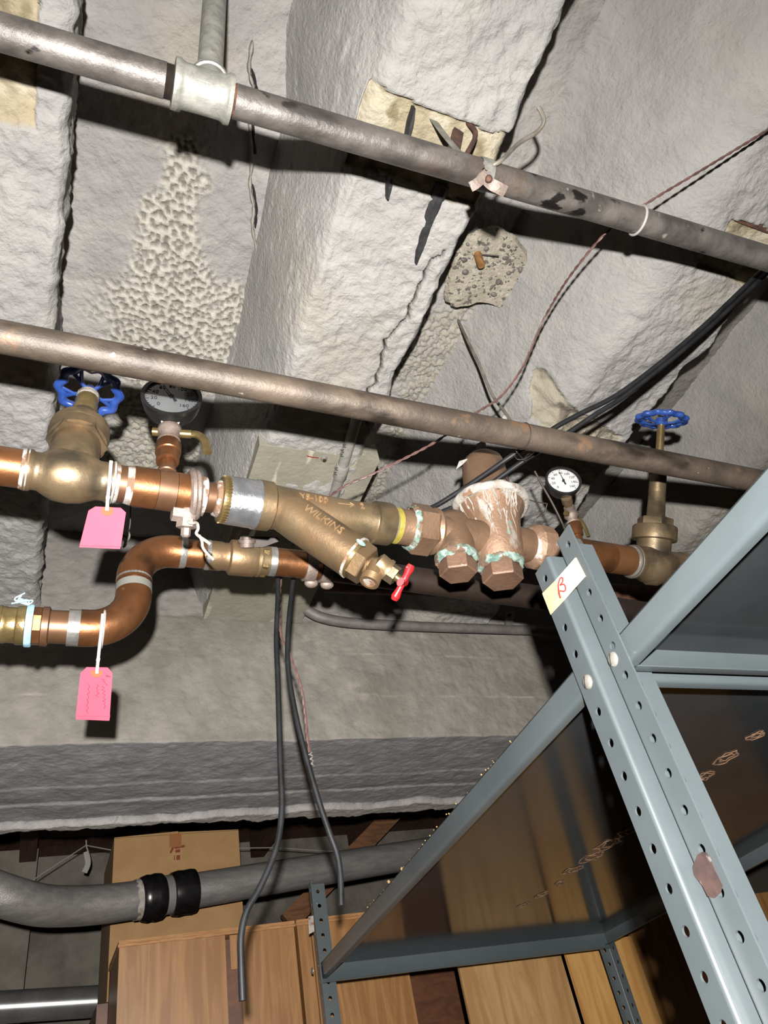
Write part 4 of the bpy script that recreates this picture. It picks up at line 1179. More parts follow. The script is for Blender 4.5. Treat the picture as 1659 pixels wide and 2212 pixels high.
# dark bracket with bolt behind the strainer's left end
t = thing('wall_bracket', P(560, 1170, 1.5), 'dark steel bracket plate with bolt behind strainer inlet', 'bracket')
bd = SU.d(560) - .03
build(MB().slab([P(515, 1172, bd), P(520, 1158, bd), P(598, 1160, bd), P(606, 1168, bd), P(568, 1182, bd), P(525, 1182, bd)], unit(ray(560, 1170)), .004), 'plate', 'thread_black', t, smooth=0)
q = P(533, 1158, bd - .004)
build(MB().lathe(q, q + unit(P(533, 1180, bd) - P(533, 1155, bd)) * .02, [(0, .009), (.3, .009), (.31, .016), (.6, .016), (.62, .013), (1, .013)], 12), 'bolt', 'clamp_iron', t)
build(MB().tube([P(540, 1165, bd + .01), onY(560, 1120, YW)], .006, 8), 'arm', 'thread_black', t)
# second dark rusty pipe low behind, in the shadow
D0 = onY(860, 1262, 1.45); D1 = onY(1500, 1290, 1.45)
DL = Line(D0, D1)
mb = MB(); mb.rings([DL.at(700), xend(DL, 3.2)], [.030, .030], DL.u)
build(mb, 'rust_pipe', 'rust', label='dark rusty pipe in the shadow under the regulator', cat='pipe')

# ================================================================ TAGS, CABLES, CONDUIT
def pink_tag(name_label, tie_label, pix, eye, tie_pts, tie_loop, d, under, scrib, curl=0.0):
    """pix: corners of the card in order; eye: hole pixel"""
    nrm = unit(-ray(*eye))
    card = [P(x, y, d) for x, y in pix]
    t = thing('paper_tag', card[2], name_label, 'tag', 'pink paper tags')
    build(MB().slab(card, -nrm, .0004), 'card', 'pink_card', t, smooth=0)
    u2 = [P(x, y, d + .003) for x, y in under]
    build(MB().slab(u2, -nrm, .0004), 'card', 'pink_card', t, smooth=0)
    c = P(eye[0], eye[1], d) + nrm * .0003
    ex = unit(P(eye[0] + 10, eye[1] + 1, d) - P(eye[0], eye[1], d)); ey = np.cross(nrm, ex)
    r = mm(14, d)
    vs = [c + ex * r * .95 * math.cos(k * math.pi / 12) + ey * r * .75 * math.sin(k * math.pi / 12) for k in range(24)]
    build(MB().slab(vs, nrm, .0006), 'eyelet', 'eyelet', t, smooth=0)
    for s_ in scrib:
        build(stroke([P(x, y, d) + nrm * .0004 for x, y in s_], .0006, nrm), 'handwriting', 'pencil', t)
    z = thing('zip_tie', P(*tie_pts[0]), tie_label, 'cable tie', 'white zip ties holding the tags')
    build(MB().tube(smoothpath([P(*p) for p in tie_pts], 6), [(.0024, .0009)] * (6 * (len(tie_pts) - 1) + 1), 8, flat=nrm), 'strap', 'nylon', z)
    build(tie_loop, 'loop', 'nylon', z)
    k = P(*tie_pts[-2])
    build(MB().obox(k + nrm * .001, ex, ey, nrm, .0055, .005, .004), 'lock_head', 'nylon', z, smooth=0)
d1t = MAIN.d(240) - .045
pink_tag('upper pink paper tag hanging under the left gate valve', 'white zip tie around pipe right of left gate valve',
         [(191, 1103), (206, 1094), (261, 1097), (272, 1107), (261, 1181), (172, 1178)], (232, 1104),
         [(240, 995, d1t), (237, 1040, d1t - .002), (233, 1075, d1t), (231, 1103, d1t - .002)],
         hoop(MAIN, 243, mm(44, MAIN.d(243)), .0022, .0022), d1t, [(175, 1172), (262, 1175), (259, 1186), (171, 1182)], [])
d2t = SL.d(222) - .042
def scr(x0, y0, x1, y1, n, amp, seed):
    r_ = random.Random(seed); out = []
    for i in range(n):
        f_ = i / (n - 1)
        out.append((x0 + (x1 - x0) * f_ + (amp if i % 2 else -amp) * r_.uniform(.3, 1), y0 + (y1 - y0) * f_ + r_.uniform(-1.2, 1.2)))
    return out
pink_tag('lower pink paper tag with faint pencil scribble, below copper elbow', 'white zip tie around the lower copper elbow',
         [(174, 1454), (187, 1441), (233, 1442), (243, 1454), (237, 1548), (164, 1546)], (209, 1453),
         [(222, 1326, d2t + .012), (219, 1360, d2t), (215, 1395, d2t), (212, 1425, d2t), (209, 1455, d2t - .002)],
         hoop(SL, 222, .0295, .0022, .0022), d2t, [(165, 1543), (238, 1545), (236, 1557), (164, 1554)],
         [scr(221, 1466, 231, 1482, 7, 2.5, 1), scr(224, 1482, 226, 1530, 13, 4, 2), scr(211, 1478, 210, 1506, 8, 3.5, 3), scr(192, 1478, 188, 1540, 12, 3, 4), scr(230, 1458, 236, 1462, 6, 3, 5)])

def cable(name, pts, r, m, label, cat, n=8, seg=10):
    return build(MB().tube(smoothpath(pts, n), r, seg), name, m, label=label, cat=cat)
HY = 1.115
up1 = [(1672, 562, 1.46), (1640, 590, 1.44), (1500, 722, 1.40), (1350, 842, 1.37), (1255, 893, 1.35), (1205, 920, 1.34), (1150, 957, 1.33), (1105, 985, 1.32), (1040, 1030, 1.34), (985, 1066, 1.36), (930, 1098, 1.38), (830, 1140, 1.45), (720, 1175, 1.47), (630, 1205, 1.46)]
up2 = [(1680, 572, 1.46), (1648, 598, 1.44), (1506, 730, 1.40), (1356, 850, 1.37), (1290, 893, 1.35), (1232, 932, 1.34), (1190, 960, 1.33), (1150, 983, 1.32), (1075, 1035, 1.34), (1015, 1078, 1.36), (950, 1108, 1.385), (850, 1150, 1.45), (750, 1180, 1.47), (660, 1205, 1.46)]
lo1 = [(603, 1240), (600, 1300), (597, 1380), (600, 1460), (603, 1560), (606, 1660), (609, 1740), (602, 1810), (585, 1865), (560, 1920), (533, 1968), (521, 2020), (521, 2080), (524, 2162)]
lo2 = [(637, 1240), (628, 1300), (622, 1370), (622, 1440), (632, 1510), (648, 1585), (668, 1660), (690, 1735), (712, 1800), (728, 1845), (735, 1890), (737, 1957)]
cable('black_cable', [P(*p) for p in up1] + [onY(x, y, HY) for x, y in lo1], .0047, 'black_cable', 'black cable whose dangling end hangs lowest, in front of crates', 'cable')
cable('black_cable', [P(*p) for p in up2] + [onY(x, y, HY) for x, y in lo2], .0047, 'black_cable', 'black cable whose dangling end stops beside the shelf post', 'cable')
# twisted brown pair
def twisted(name, pts, r, m, label, frayed):
    p = smoothpath(pts, 26); t = thing(name, p[-1], label, 'wire')
    T = [unit(p[min(i + 1, len(p) - 1)] - p[max(i - 1, 0)]) for i in range(len(p))]
    x, y, _ = basis(T[0]); A_, B_ = [], []; s_ = 0
    for i in range(len(p)):
        x = unit(x - T[i] * np.dot(x, T[i])); y = np.cross(T[i], x)
        if i: s_ += np.linalg.norm(p[i] - p[i - 1])
        th = s_ / .034 * 2 * math.pi
        o = (x * math.cos(th) + y * math.sin(th)) * r * .8
        A_.append(p[i] + o); B_.append(p[i] - o)
    build(MB().tube(A_, r, 6), 'strand', m, t); build(MB().tube(B_, r, 6), 'strand', m, t)
    e = p[-1]
    pts = [e + np.array([.004 * math.cos(k * 1.1), .004 * math.sin(k * 1.1), -.0014 * k]) for k in range(18)]
    build(MB().tube(pts, .0011, 6), 'bare_end', 'zinc', t)
tw = [P(*p) for p in ((1720, 236, 1.25), (1659, 280, 1.25), (1520, 365, 1.24), (1385, 447, 1.245), (1310, 502, 1.26), (1230, 598, 1.34), (1180, 680, 1.43), (1150, 745, 1.43), (1125, 800, 1.42), (1080, 858, 1.40), (1020, 897, 1.36), (940, 955, 1.32), (830, 1012, 1.33), (720, 1066, 1.36), (650, 1150, 1.47), (622, 1205, 1.46))]
tw += [onY(x, y, HY + .01) for x, y in ((606, 1262), (603, 1330), (608, 1375), (622, 1405), (640, 1450), (652, 1490), (659, 1540), (664, 1590), (669, 1625))]
twisted('twisted_wire', tw, .0015, 'pink_wire', 'thin brown twisted pair crossing the ceiling and hanging by the beam', True)
# black wire tying cables to the middle pipe
t = thing('tie_wire', MID.at(1130), 'thin black wire knotted around cables under the middle pipe', 'wire')
c = P(1125, 978, 1.30)
pts = [P(1112, 985, 1.31), P(1118, 992, 1.30), P(1132, 992, 1.30), P(1146, 984, 1.29), P(1156, 974, 1.27), P(1160, 962, 1.25)]
build(MB().tube(smoothpath(pts, 6), .0011, 6), 'loop', 'thread_black', t)
pts = [P(1116, 976, 1.27), P(1124, 985, 1.30), P(1134, 996, 1.31), P(1137, 985, 1.30), P(1148, 978, 1.28)]
build(MB().tube(smoothpath(pts, 6), .0011, 6), 'loop', 'thread_black', t)
build(hoop(MID, 1130, .0225, .0009, .0009), 'loop', 'thread_black', t)
# grey flat conduit with its bend, on the beam
cy = 1.735
pts = [onY(x, y, cy) for x, y in ((640, 1190), (638, 1250), (640, 1285), (652, 1308), (680, 1328), (720, 1340), (780, 1347), (900, 1353), (1040, 1358), (1210, 1364), (1400, 1370), (1700, 1380))]
t = thing('conduit', pts[3], 'grey conduit with a quarter bend along the beam', 'conduit')
build(MB().tube(smoothpath(pts, 8), .0155, 14), 'tube', 'conduit_grey', t)
q = onY(1100, 1335, cy)
build(MB().slab([onY(1090, 1318, cy + .02), onY(1112, 1322, cy + .02), onY(1108, 1350, cy - .016), onY(1092, 1350, cy - .016)], (0, 1, 0), .003), 'strap', 'galvanized', t, smooth=0)
for p_ in ((1100, 1330),):
    build(MB().lathe(onY(p_[0], p_[1], cy + .008) + np.array([0, -.01, 0]), onY(p_[0], p_[1], cy + .008), [(0, .005), (1, .005)], 12), 'screw', 'thread_black', t)
# painted conduit up the joist flank
a = onZ(778, 880, ZJ - .012); b = onZ(716, 1090, ZJ - .012)
t = thing('painted_conduit', b, 'white-painted conduit with black letters along the middle joist', 'conduit')
mid_ = a + (b - a) * .6
build(MB().lathe(a, b, [(0, .0125), (1, .0125)], 16), 'tube', 'conduit_white', t)
build(MB().lathe(a + (b - a) * .56, a + (b - a) * .7, [(0, .0145), (.1, .016), (.9, .016), (1, .0145)], 16), 'coupling', 'conduit_white', t)
nrm = unit(-ray(738, 970))
for k, (x, y) in enumerate(((743, 962), (739, 973), (737, 982), (726, 1012), (724, 1022))):
    dq = depth(onZ(x, y, ZJ - .03))
    build(stroke([P(x - 3, y - 3, dq), P(x + 3, y - 2, dq), P(x - 2, y + 1, dq), P(x + 4, y + 3, dq)], .0014, nrm), 'painted_letter', 'ink', t)
# squared concrete haunch and screw anchor on the middle joist
cc = [onZ(545, 958, ZJ), onZ(806, 965, ZJ), onZ(770, 1130, ZJ), onZ(530, 1110, ZJ)]
hb_ = MB().box((.352, 1.10, ZJ - .006), (.640, 1.79, ZJ + .2))
build(hb_, 'concrete_haunch', 'haunch', ceiling, smooth=0)
q = onZ(700, 990, ZJ - .006)
an = thing('screw_anchor', q, 'small steel screw anchor in the joist with red mark beside it', 'screw')
build(MB().lathe(q + np.array([0, 0, .004]), q - np.array([0, 0, .006]), [(0, .008), (.6, .008), (1, .006)], 16), 'sleeve', 'zinc', an)
build(MB().lathe(q - np.array([0, 0, .005]), q - np.array([0, 0, .0085]), [(0, .004), (1, .004)], 12), 'screw', 'thread_black', an)
build(stroke([onZ(663, 985, ZJ - .0065), onZ(676, 988, ZJ - .0065), onZ(688, 989, ZJ - .0065)], .0016, (0, 0, -1)), 'red_mark', 'red_ink', an)
# small knotted string behind the upper tag
pts = [P(270, 1155, 1.3), P(276, 1148, 1.3), P(279, 1158, 1.3), P(274, 1168, 1.3), P(268, 1163, 1.3), P(272, 1175, 1.3), P(266, 1182, 1.3)]
t = thing('string_knot', pts[0], 'small white string knot beside the upper copper elbow', 'string')
build(MB().tube(smoothpath(pts, 6), .0022, 6), 'knot', 'string', t)
build(MB().tube(smoothpath([P(266, 1182, 1.3), P(280, 1140, 1.31), P(282, 1100, 1.31), P(284, 1060, 1.30)], 6), .0012, 6), 'thread', 'thread_black', t)

# ================================================================ STEEL SHELVING
NL = np.array([.562, .609, 1.953]); FL = onZ(688, 2120, 1.95); FR = P(1316, 2044, 2.30)
ey = unit((FL - NL) * np.array([1, 1, 0])); ex = FR - FL; WX = float(np.linalg.norm(ex)); ex = ex / WX
LY = float(np.dot(FL - NL, ey))
ez = np.array([0, 0, 1.0])
def SP(u, v, w): return NL + ex * u + ey * v + ez * w
def plate_holes(p0, du, dv, dn, width, length, pitch, hr, th, off, name, m, parent, hx=.5):
    """perforated strip: p0 corner, du across, dv along, dn thickness"""
    mb = MB(); n = int(length / pitch); K = 16
    sq = [(1, 0), (1, .5), (1, 1), (.5, 1), (0, 1), (-.5, 1), (-1, 1), (-1, .5), (-1, 0), (-1, -.5), (-1, -1), (-.5, -1), (0, -1), (.5, -1), (1, -1), (1, -.5)]
    v = off - pitch / 2
    if v > 0:
        mb.hexa([p0 + du * a_ + dv * b_ + dn * c_ for c_ in (0, th) for a_, b_ in ((0, 0), (width, 0), (width, v), (0, v))])
    cu = width * hx
    for i in range(n):
        cv = v + pitch / 2
        outer = [(cu + (sx_ * (width - cu) if sx_ > 0 else sx_ * cu), cv + sy_ * pitch / 2) for sx_, sy_ in sq]
        inner = [(cu + hr * math.cos(2 * math.pi * k / K), cv + hr * math.sin(2 * math.pi * k / K)) for k in range(K)]
        vs = []
        for z in (0, th):
            vs += [p0 + du * a_ + dv * b_ + dn * z for a_, b_ in outer + inner]
        fs = []
        for k in range(K):
            j = (k + 1) % K
            fs.append((K + k, K + j, j, k)); fs.append((2 * K + k, 2 * K + j, 3 * K + j, 3 * K + k))
            fs.append((K + k, 3 * K + k, 3 * K + j, K + j))
            a_, b_ = sq[k], sq[j]
            if a_[0] == b_[0] and abs(a_[0]) == 1 or (i == n - 1 and a_[1] == b_[1] == 1): fs.append((k, j, 2 * K + j, 2 * K + k))
        mb.add(vs, fs); v += pitch
    return build(mb, name, m, parent, smooth=20)
PT = .0375; HRr = .0052; TH = .0025
def post(parent, corner, sx, sy, ztop, wx=.038, wy=.038, fhx=.5):
    """angle post: corner point (x,y), flanges towards sx*ex and sy*ey; from ztop to floor"""
    top_ = np.array([corner[0], corner[1], ztop]); dv = -ez
    L = ztop - .012
    exh = unit(ex * np.array([1, 1, 0]))
    r = .005
    plate_holes(top_ + ey * sy * r, ey * sy, dv, exh * sx, wy - r, L, PT, HRr, TH, .02, 'side_flange', 'shelf_paint', parent, hx=.5)
    plate_holes(top_ + exh * sx * r, exh * sx, dv, ey * sy, wx - r, L, PT, HRr, TH, .02, 'front_flange', 'shelf_paint', parent, hx=fhx)
    # rolled corner
    mb = MB(); K = 7; vs = []; fs = []
    o_ = top_ + exh * sx * r + ey * sy * r
    for z in (0, L):
        for rr_ in (r, r - TH):
            for k in range(K):
                th = math.pi / 2 * k / (K - 1)
                vs.append(o_ - exh * sx * rr_ * math.cos(th) - ey * sy * rr_ * math.sin(th) + dv * z)
    for k in range(K - 1):
        fs.append((k, k + 1, 2 * K + k + 1, 2 * K + k)); fs.append((K + k, 3 * K + k, 3 * K + k + 1, K + k + 1)); fs.append((k, K + k, K + k + 1, k + 1))
    mb.add(vs, fs); build(mb, 'corner_bend', 'shelf_paint', parent, smooth=60)
LIP = .034
def shelf(parent, v0, v1, name, u0=.006, u1=None, deep=False):
    u1 = u1 or WX - .004
    sh = build(MB().hexa([SP(u0, v0, LIP - .0015), SP(u1, v0, LIP - .0015), SP(u1, v1, LIP - .0015), SP(u0, v1, LIP - .0015), SP(u0, v0, LIP), SP(u1, v0, LIP), SP(u1, v1, LIP), SP(u0, v1, LIP)]), name, 'shelf_sheet', parent, smooth=0)
    # long lips with rolled bottom return, short lips
    def lip(pts_prof, a_, b_, nm):
        """extrude profile (list of offset vectors) from a_ to b_"""
        k = len(pts_prof); vs = [a_ + o for o in pts_prof] + [b_ + o for o in pts_prof]
        fs = [(i, (i + 1) % k, k + (i + 1) % k, k + i) for i in range(k)] + [tuple(range(k))[::-1], tuple(range(k, 2 * k))]
        return build(MB().add(vs, fs), nm, 'shelf_paint', sh, smooth=50)
    def prof(inn):
        t_ = .0016; o = []
        outp = [(0, LIP), (0, .006), (.0018, .0018), (.006, 0), (.016, 0)]
        inp = [(.016, t_), (.0066, t_), (.0035, .0035), (t_, .0066), (t_, LIP)]
        return [inn * a_ + ez * b_ for a_, b_ in outp + inp]
    lip(prof(ex), SP(u0, v0, 0), SP(u0, v1, 0), 'long_lip')
    lip(prof(-ex), SP(u1, v0, 0), SP(u1, v1, 0), 'long_lip')
    lip(prof(ey), SP(u0, v0, 0), SP(u1, v0, 0), 'short_lip')
    lip([o + ez * (-.010 if o[2] < .02 and deep else 0) for o in prof(-ey)], SP(u0, v1, 0), SP(u1, v1, 0), 'short_lip')
    return sh
def xy(u, v): p = SP(u, v, 0); return (p[0], p[1])
A = thing('shelving_unit', (NL[0], NL[1], 0), 'grey steel shelving unit reaching back under the beam', 'shelving', 'grey steel shelving units')
B = thing('shelving_unit', (SP(0, -.05, 0)[0], SP(0, -.05, 0)[1], 0), 'grey steel shelving unit nearest the camera, at right frame edge', 'shelving', 'grey steel shelving units')
post(A, xy(0, 0), 1, 1, 2.128, fhx=.78)
post(A, xy(0, LY), 1, -1, 2.19, wx=.048)
post(A, xy(WX, LY), -1, -1, 2.16)
post(A, xy(WX, 0), -1, 1, 2.13)
shA = shelf(A, .005, LY - .004, 'shelf', deep=True)
BX = .019
post(B, xy(BX, -.004), 1, -1, 2.148, wx=.057)
post(B, xy(WX, -.004), -1, -1, 2.14)
post(B, xy(BX, -.9), 1, 1, 2.14)
post(B, xy(WX, -.9), -1, 1, 2.14)
shB = shelf(B, -.90, -.010, 'shelf', u0=BX + .006)
# round-head slotted bolts on the near posts
def bolt(parent, px, py, pl, nrm):
    c = onPlane(px, py, pl, nrm); r = .0088
    b_ = build(MB().lathe(c, c + nrm * .0045, [(0, r), (.3, r * .97), (.6, r * .82), (.85, r * .5), (1, r * .1)], 20), 'bolt', 'zinc', parent)
    sl_ = unit(ey * .5 - ez); sw = unit(np.cross(nrm, sl_))
    build(MB().obox(c + nrm * .0042, sl_, sw, nrm, r * 1.5, .0012, .001), 'slot', 'thread_black', b_, smooth=0)
exh = unit(ex * np.array([1, 1, 0])); nA = -np.cross(ey, ez)
bolt(A, 1270, 1473, SP(0, 0, 0), nA)
bolt(B, 1325, 1424, SP(BX, 0, 0), nA)
bolt(A, 676, 2097, SP(0, LY, 0), nA)
# rust and glue mark on post B
poly = [(1508, 1846), (1518, 1840), (1528, 1842), (1536, 1856), (1546, 1880), (1562, 1912), (1558, 1928), (1544, 1940), (1530, 1936), (1518, 1912), (1500, 1890), (1498, 1872)]
build(MB().slab([onPlane(x, y, SP(BX, 0, 0), nA) + nA * .0003 for x, y in poly], nA, .0006), 'glue_mark', 'old_glue', B, smooth=0)
# masking-tape label with a hand-drawn letter across both posts
t = thing('tape_label', onPlane(1200, 1280, SP(0, 0, 0), nA), 'cream masking tape with red handwritten letter B across post tops', 'label')
pl0 = SP(-.001, 0, 0)
# stuck on the left post's face, then bridging from its bend to the proud right post
Pa = onPlane(1172, 1282, pl0, nA); Pb = onPlane(1190, 1328, pl0, nA)
fr = lambda p: float(np.dot(p - NL, ey))
plB = SP(BX - .001, 0, 0)
Pd = onPlane(1243, 1205, plB, nA); Pc = onPlane(1264, 1246, plB, nA)
def lerp0(p, q_): return p + (q_ - p) * (fr(p) / (fr(p) - fr(q_)))
Pm = onPlane(1200, 1254, pl0, nA); Pn = onPlane(1219, 1297, pl0, nA)
build(MB().slab([Pa, Pb, Pn, Pm], nA, .0006), 'tape', 'manila', t, smooth=0)
tn = unit(np.cross(Pn - Pm, Pd - Pm)); tn = tn if np.dot(tn, -ray(1220, 1260)) > 0 else -tn
build(MB().slab([Pm, Pn, Pc, Pd], tn, .0006), 'tape', 'manila', t, smooth=0)
Pe = Pc + exh * .011; Pf = Pd + exh * .011
build(MB().slab([Pd, Pc, Pe, Pf], -ey, .0006), 'folded_end', 'manila', t, smooth=0)
def ontape(x, y):
    return onPlane(x, y, Pm, tn) + tn * .0016
build(stroke(smoothpath([ontape(x, y) for x, y in ((1212, 1292), (1209, 1281), (1207, 1264))], 5), .0010, tn), 'handwriting', 'red_ink', t)
build(stroke(smoothpath([ontape(x, y) for x, y in ((1207, 1264), (1211, 1251), (1216, 1249), (1217, 1257), (1211, 1265), (1219, 1263), (1223, 1270), (1221, 1278), (1211, 1277))], 5), .0010, tn), 'handwriting', 'red_ink', t)
# paper label folded over the far post
p0 = SP(0, LY - .038, 0)
build(MB().slab([onPlane(667, 1980, p0, -ey) + exh * -.002, onPlane(677, 1978, p0, -ey), onPlane(679, 2012, p0, -ey), onPlane(669, 2018, p0, -ey) + exh * -.002], ey, .0006), 'paper_label', 'lime_scale', A, smooth=0)
# rust scuffs in a row under the shelf
rng = random.Random(11)
scuffs = [(1632, 1590, 20, 7), (1568, 1637, 28, 9), (1525, 1676, 24, 9), (1360, 1795, 24, 8), (1315, 1823, 28, 10), (1277, 1853, 24, 7), (1238, 1880, 22, 6), (1208, 1908, 10, 4), (1172, 1932, 16, 4), (1130, 1956, 12, 3)]
for x, y, rx, ry in scuffs:
    for ring in (1.0, .55):
        pts = []
        for k in range(16):
            th = 2 * math.pi * k / 16; jj = rng.uniform(.62, 1.25)
            pts.append(onPlane(x + rx * ring * jj * math.cos(th), y + (ry * math.sin(th) - rx * .35 * math.cos(th)) * ring * jj, SP(.4, .4, LIP - .0024), np.cross(ey, ex)))
        build(MB().tube(pts, [(.0022, .0005)] * 16, 6, closed=True, flat=-ez), 'rust_scuff', 'rust_scuff', shA)
# crumbs of sawdust on the long edge
for k in range(34):
    v = rng.uniform(.12, 1.1); r = rng.uniform(.0006, .0017)
    if k < 2: v, r = (.88, .80)[k], .0035
    build(MB().sphere(SP(.004 + rng.uniform(-.003, .004), v, LIP + r * .4), r, (rng.random(), 1, 1), 6, 4), 'sawdust_crumb', 'sawdust', shA)

# ================================================================ FAR BAY
# 4-inch steel duct pipe with taped coupling
dp = [(-210, 1800, 2.0), (-130, 1862, 2.03), (-50, 1912, 2.07), (20, 1938, 2.11), (90, 1955, 2.17), (160, 1957, 2.24), (230, 1952, 2.30), (300, 1943, 2.36)]
t = thing('duct_pipe', P(300, 1943, 2.36), 'wide grey steel pipe with black taped joint in front of cardboard box', 'pipe')
build(MB().tube(smoothpath([np.array([-1.5, 2.62, 2.44])] + [P(*p) for p in dp], 5), .056, 28), 'elbow', 'duct_steel', t)
s0 = P(300, 1943, 2.36); s1 = P(930, 1840, 2.98); su = unit(s1 - s0)
build(MB().lathe(s0, s0 + su * 2.6, [(0, .054), (1, .054)], 28), 'pipe', 'duct_steel', t)
def onl(px): return Line(s0, s1).at(px)
n = 8
q0 = onl(300); q1 = onl(355); build(MB().lathe(q0, q1, [(0, .057), (.08, .064), (.3, .069), (.45, .0675), (.6, .070), (.85, .068), (.95, .062), (1, .056)], 30), 'tape_wrap', 'black_tape', t)
q0 = onl(368); q1 = onl(421); build(MB().lathe(q0, q1, [(0, .056), (.05, .064), (.3, .068), (.5, .0665), (.8, .068), (.97, .066), (1, .054)], 30), 'tape_wrap', 'black_tape', t)
build(MB().lathe(onl(350), onl(372), [(0, .0585), (1, .0585)], 28), 'grey_band', 'grey_tape', t)
vs = []
q0 = onl(296); x_, y_, z_ = basis(su)
mb = MB(); K = 40; vs = []; fs = []
for i in range(2):
    for k in range(K):
        th = 2 * math.pi * k / K
        off = su * ((-.004 - .012 * abs(float(vnoise(np.array(k * .6), np.array(1.0), 4)))) if i == 0 else .016)
        vs.append(q0 + off + (x_ * math.cos(th) + y_ * math.sin(th)) * .0595)
for k in range(K): fs.append((k, (k + 1) % K, K + (k + 1) % K, K + k))
mb.add(vs, fs); build(mb, 'white_mastic', 'lime_scale', t)
# second pipe at the lower left
a = onY(-40, 2178, 3.46); b = onY(420, 2150, 3.46); u_ = unit(b - a)
build(MB().lathe(a - u_ * 1.3, b + u_ * .1, [(0, .052), (1, .052)], 24), 'steel_pipe', 'bright_steel', label='shiny steel pipe at lower left, behind the crates', cat='pipe')

# cardboard box
BY = 2.95
bl = onY(247, 1809, BY); br = onY(515, 1792, BY); zt = float((bl[2] + br[2]) / 2)
x0, x1 = float(bl[0]), float(br[0]); zb = zt - .52
t = thing('cardboard_box', ((x0 + x1) / 2, BY + .2, zb), 'tall brown cardboard box with red print, behind the duct pipe', 'box')
build(MB().box((x0, BY, zb), (x1, BY + .004, zt - .002)), 'front_panel', 'cardboard', t, smooth=0)
build(MB().box((x0, BY + .004, zb), (x0 + .004, BY + .40, zt - .002)), 'side_panel', 'cardboard', t, smooth=0)
build(MB().box((x1 - .004, BY + .004, zb), (x1, BY + .40, zt - .002)), 'side_panel', 'cardboard', t, smooth=0)
build(MB().box((x0, BY + .396, zb), (x1, BY + .40, zt - .002)), 'back_panel', 'cardboard', t, smooth=0)
build(MB().box((x0, BY, zb), (x1, BY + .40, zb + .004)), 'bottom', 'cardboard', t, smooth=0)
xm = (x0 + x1) / 2
build(MB().hexa([(x0, BY, zt - .003), (xm, BY, zt - .003), (xm, BY + .4, zt - .003), (x0, BY + .4, zt - .003), (x0, BY, zt), (xm, BY, zt + .008), (xm, BY + .4, zt + .008), (x0, BY + .4, zt)]), 'flap', 'cardboard', t, smooth=0)
build(MB().hexa([(xm + .002, BY, zt - .003), (x1, BY, zt - .003), (x1, BY + .4, zt - .003), (xm + .002, BY + .4, zt - .003), (xm + .002, BY, zt + .005), (x1, BY, zt), (x1, BY + .4, zt), (xm + .002, BY + .4, zt + .005)]), 'flap', 'cardboard', t, smooth=0)
pm_ = onY(379, 1812, BY)
build(MB().box((pm_[0] - .022, BY - .001, pm_[2] - .03), (pm_[0] + .022, BY, zt)), 'packing_tape', 'packing_tape', t, smooth=0)
def pr_(poly): return MB().slab([onY(x, y, BY) + np.array([0, -.0008, 0]) for x, y in poly], (0, 1, 0), .0008)
for poly in ([(366, 1843), (372, 1829), (377, 1829), (371, 1843)], [(377, 1829), (399, 1825), (399, 1830), (377, 1834)], [(379, 1836), (389, 1834), (389, 1841), (379, 1842)], [(376, 1848), (378, 1848), (378, 1858), (376, 1858)], [(381, 1848), (389, 1847), (389, 1857), (381, 1858)]):
    build(pr_(poly), 'printed_mark', 'box_print', t, smooth=0)
# wooden crates
def crate(name, px0, px1, ptop, Yf, dep, label, m, panels, zt=None, group='plywood crates', rim=True):
    a = onY(px0[0], px0[1], Yf); b = onY(px1[0], px1[1], Yf)
    z1 = float((a[2] + b[2]) / 2) if zt is None else zt
    X0, X1 = float(a[0]), float(b[0])
    t = thing(name, ((X0 + X1) / 2, Yf + dep / 2, 0), label, 'crate', group)
    e = .018
    for (f0, f1, mm_) in panels:
        build(MB().box((X0 + (X1 - X0) * f0, Yf, 0), (X0 + (X1 - X0) * f1 - .001, Yf + e, z1 - e)), 'front_panel', mm_, t, smooth=0)
    build(MB().box((X0, Yf + e, 0), (X0 + e, Yf + dep, z1 - e)), 'side_panel', m, t, smooth=0)
    build(MB().box((X1 - e, Yf + e, 0), (X1, Yf + dep, z1 - e)), 'side_panel', m, t, smooth=0)
    build(MB().box((X0, Yf + dep - e, 0), (X1, Yf + dep, z1 - e)), 'back_panel', m, t, smooth=0)
    if rim:
        build(MB().box((X0 - .004, Yf - .004, z1 - e), (X1 + .004, Yf + dep, z1 - e / 2 - .001)), 'top_panel', 'plywood_edge', t, smooth=0)
        build(MB().box((X0 - .002, Yf - .002, z1 - e / 2), (X1 + .002, Yf + dep, z1)), 'top_panel', 'plywood_edge', t, smooth=0)
    return t, X0, X1, z1
CY = 2.62
t, X0, X1, z1 = crate('plywood_crate', (258, 2034), (634, 1988), None, CY, .30, 'brown plywood crate with split front below the duct pipe', 'plywood', [(0, .585, 'plywood'), (.665, 1, 'plywood')])
dk = X0 + (X1 - X0)
build(MB().box((X0 + (X1 - X0) * .58, CY + .008, 0), (X0 + (X1 - X0) * .67, CY + .018, z1 - .03)), 'inner_strip', 'red_wood', t, smooth=0)
build(MB().box((X0 + (X1 - X0) * .61, CY + .002, z1 - .115), (X0 + (X1 - X0) * .67, CY + .008, z1 - .02)), 'batten', 'plywood', t, smooth=0)
t, X0b, X1b, z1b = crate('plywood_crate', (640, 1984), (860, 1965), None, CY + .01, .28, 'brown plywood crate right of the split-front crate, behind far post', 'plywood', [(0, .12, 'plywood'), (.125, 1, 'plywood')])
crate('wooden_crate', (720, 2062), (1030, 2040), None, 3.0, .02 + .018, 'reddish wooden board behind the shelf, between crate and pale plywood', 'red_wood', [(0, 1, 'red_wood')], group='boards behind the shelving', rim=False)
crate('plywood_board', (985, 2060), (1235, 2038), None, 2.45, .03, 'pale plywood board leaning behind the far shelf edge', 'plywood_light', [(0, 1, 'plywood_light')], group='boards behind the shelving', rim=False)
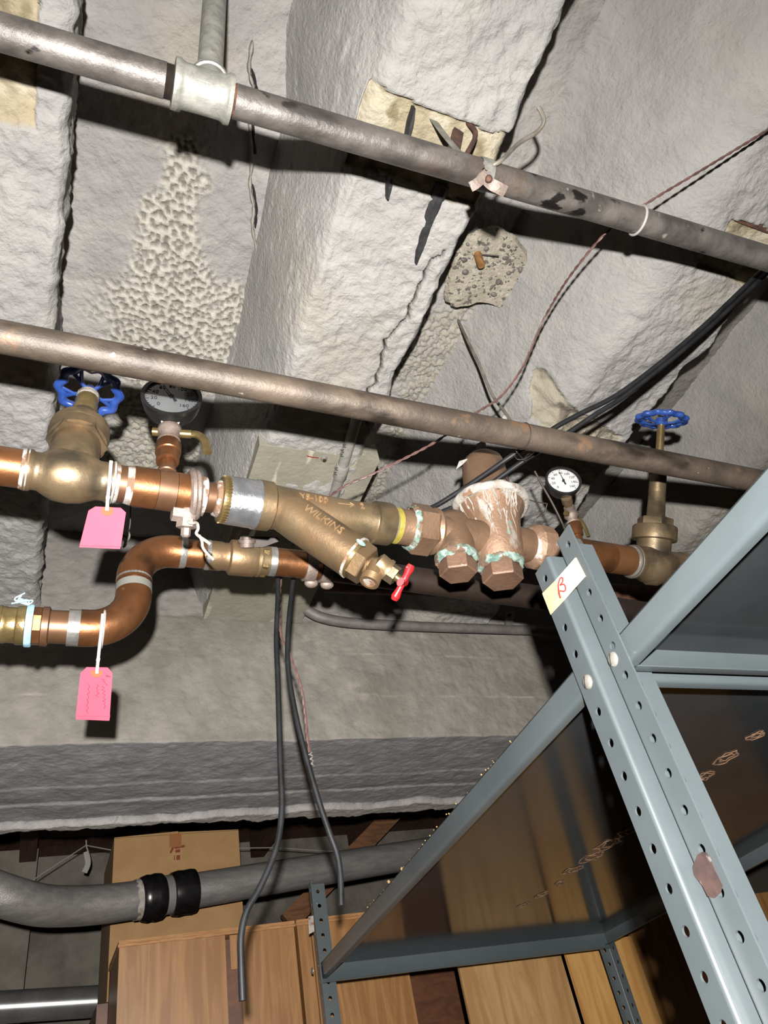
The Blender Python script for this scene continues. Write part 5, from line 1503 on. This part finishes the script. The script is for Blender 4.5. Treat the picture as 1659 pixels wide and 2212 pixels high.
crate('plywood_board', (1213, 2030), (1360, 2010), None, 2.40, .03, 'yellow narrow plywood board left of the far right post', 'plywood_yellow', [(0, 1, 'plywood_yellow')], group='boards behind the shelving', rim=False)
crate('plywood_board', (1340, 1960), (1760, 1900), None, 2.46, .03, 'wide orange plywood board right of the far right post', 'plywood_light', [(0, 1, 'plywood')], group='boards behind the shelving', rim=False)
# crate the cardboard box stands on
build(MB().box((x0 - .03, BY - .01, 0), (x1 + .01, BY + .42, zb)), 'support_crate', 'red_wood', label='reddish crate under the cardboard box', cat='crate', smooth=0)
# diagonal timber brace and header against the far wall
a = onY(760, 1850, 3.6); b = onY(905, 1700, 3.6)
build(MB().tube([a - (b - a) * .8, b + (b - a) * 1.0], [(.06, .03)] * 2, 4, flat=np.array([0, 1.0, 0])), 'timber_brace', 'brown_timber', label='brown diagonal timber brace seen under the beam', cat='timber', smooth=0)
hz = onY(450, 1812, 4.1)[2]
build(MB().box((-1.5, 4.05, hz), (3.2, 4.195, 2.97)), 'timber_header', 'dark_timber', label='dark timber header along the far wall', cat='timber', smooth=0)
# plaster pier at the left and clothes-line wire
pa = onY(-60, 1850, 3.9); pb = onY(82, 1850, 3.9)
build(MB().box((pa[0], 3.85, 0), (pb[0], 4.195, onY(40, 1836, 3.85)[2])), 'plaster_pier', 'far_plaster', label='pale plaster pier at the lower left of the far wall', cat='pier', smooth=0)
wy = 3.3
pts = [(10, 1945), (90, 1888), (186, 1826), (250, 1838), (340, 1836), (520, 1832), (590, 1831), (700, 1838), (900, 1845)]
t = thing('wire_line', onY(186, 1826, wy), 'thin pale wire strung behind the cardboard box', 'wire')
build(MB().tube([onY(x, y, wy) for x, y in pts], .0022, 6), 'wire', 'string', t)
build(MB().tube([onY(186, 1815, wy), onY(187, 1830, wy), onY(192, 1845, wy)], .003, 6), 'knot', 'string', t)
build(MB().tube(smoothpath([onY(186, 1840, wy), onY(190, 1865, wy), onY(182, 1885, wy)], 4), [(.012, .003)] * 9, 6, flat=np.array([0, 1.0, 0])), 'paper_strip', 'nylon', t)
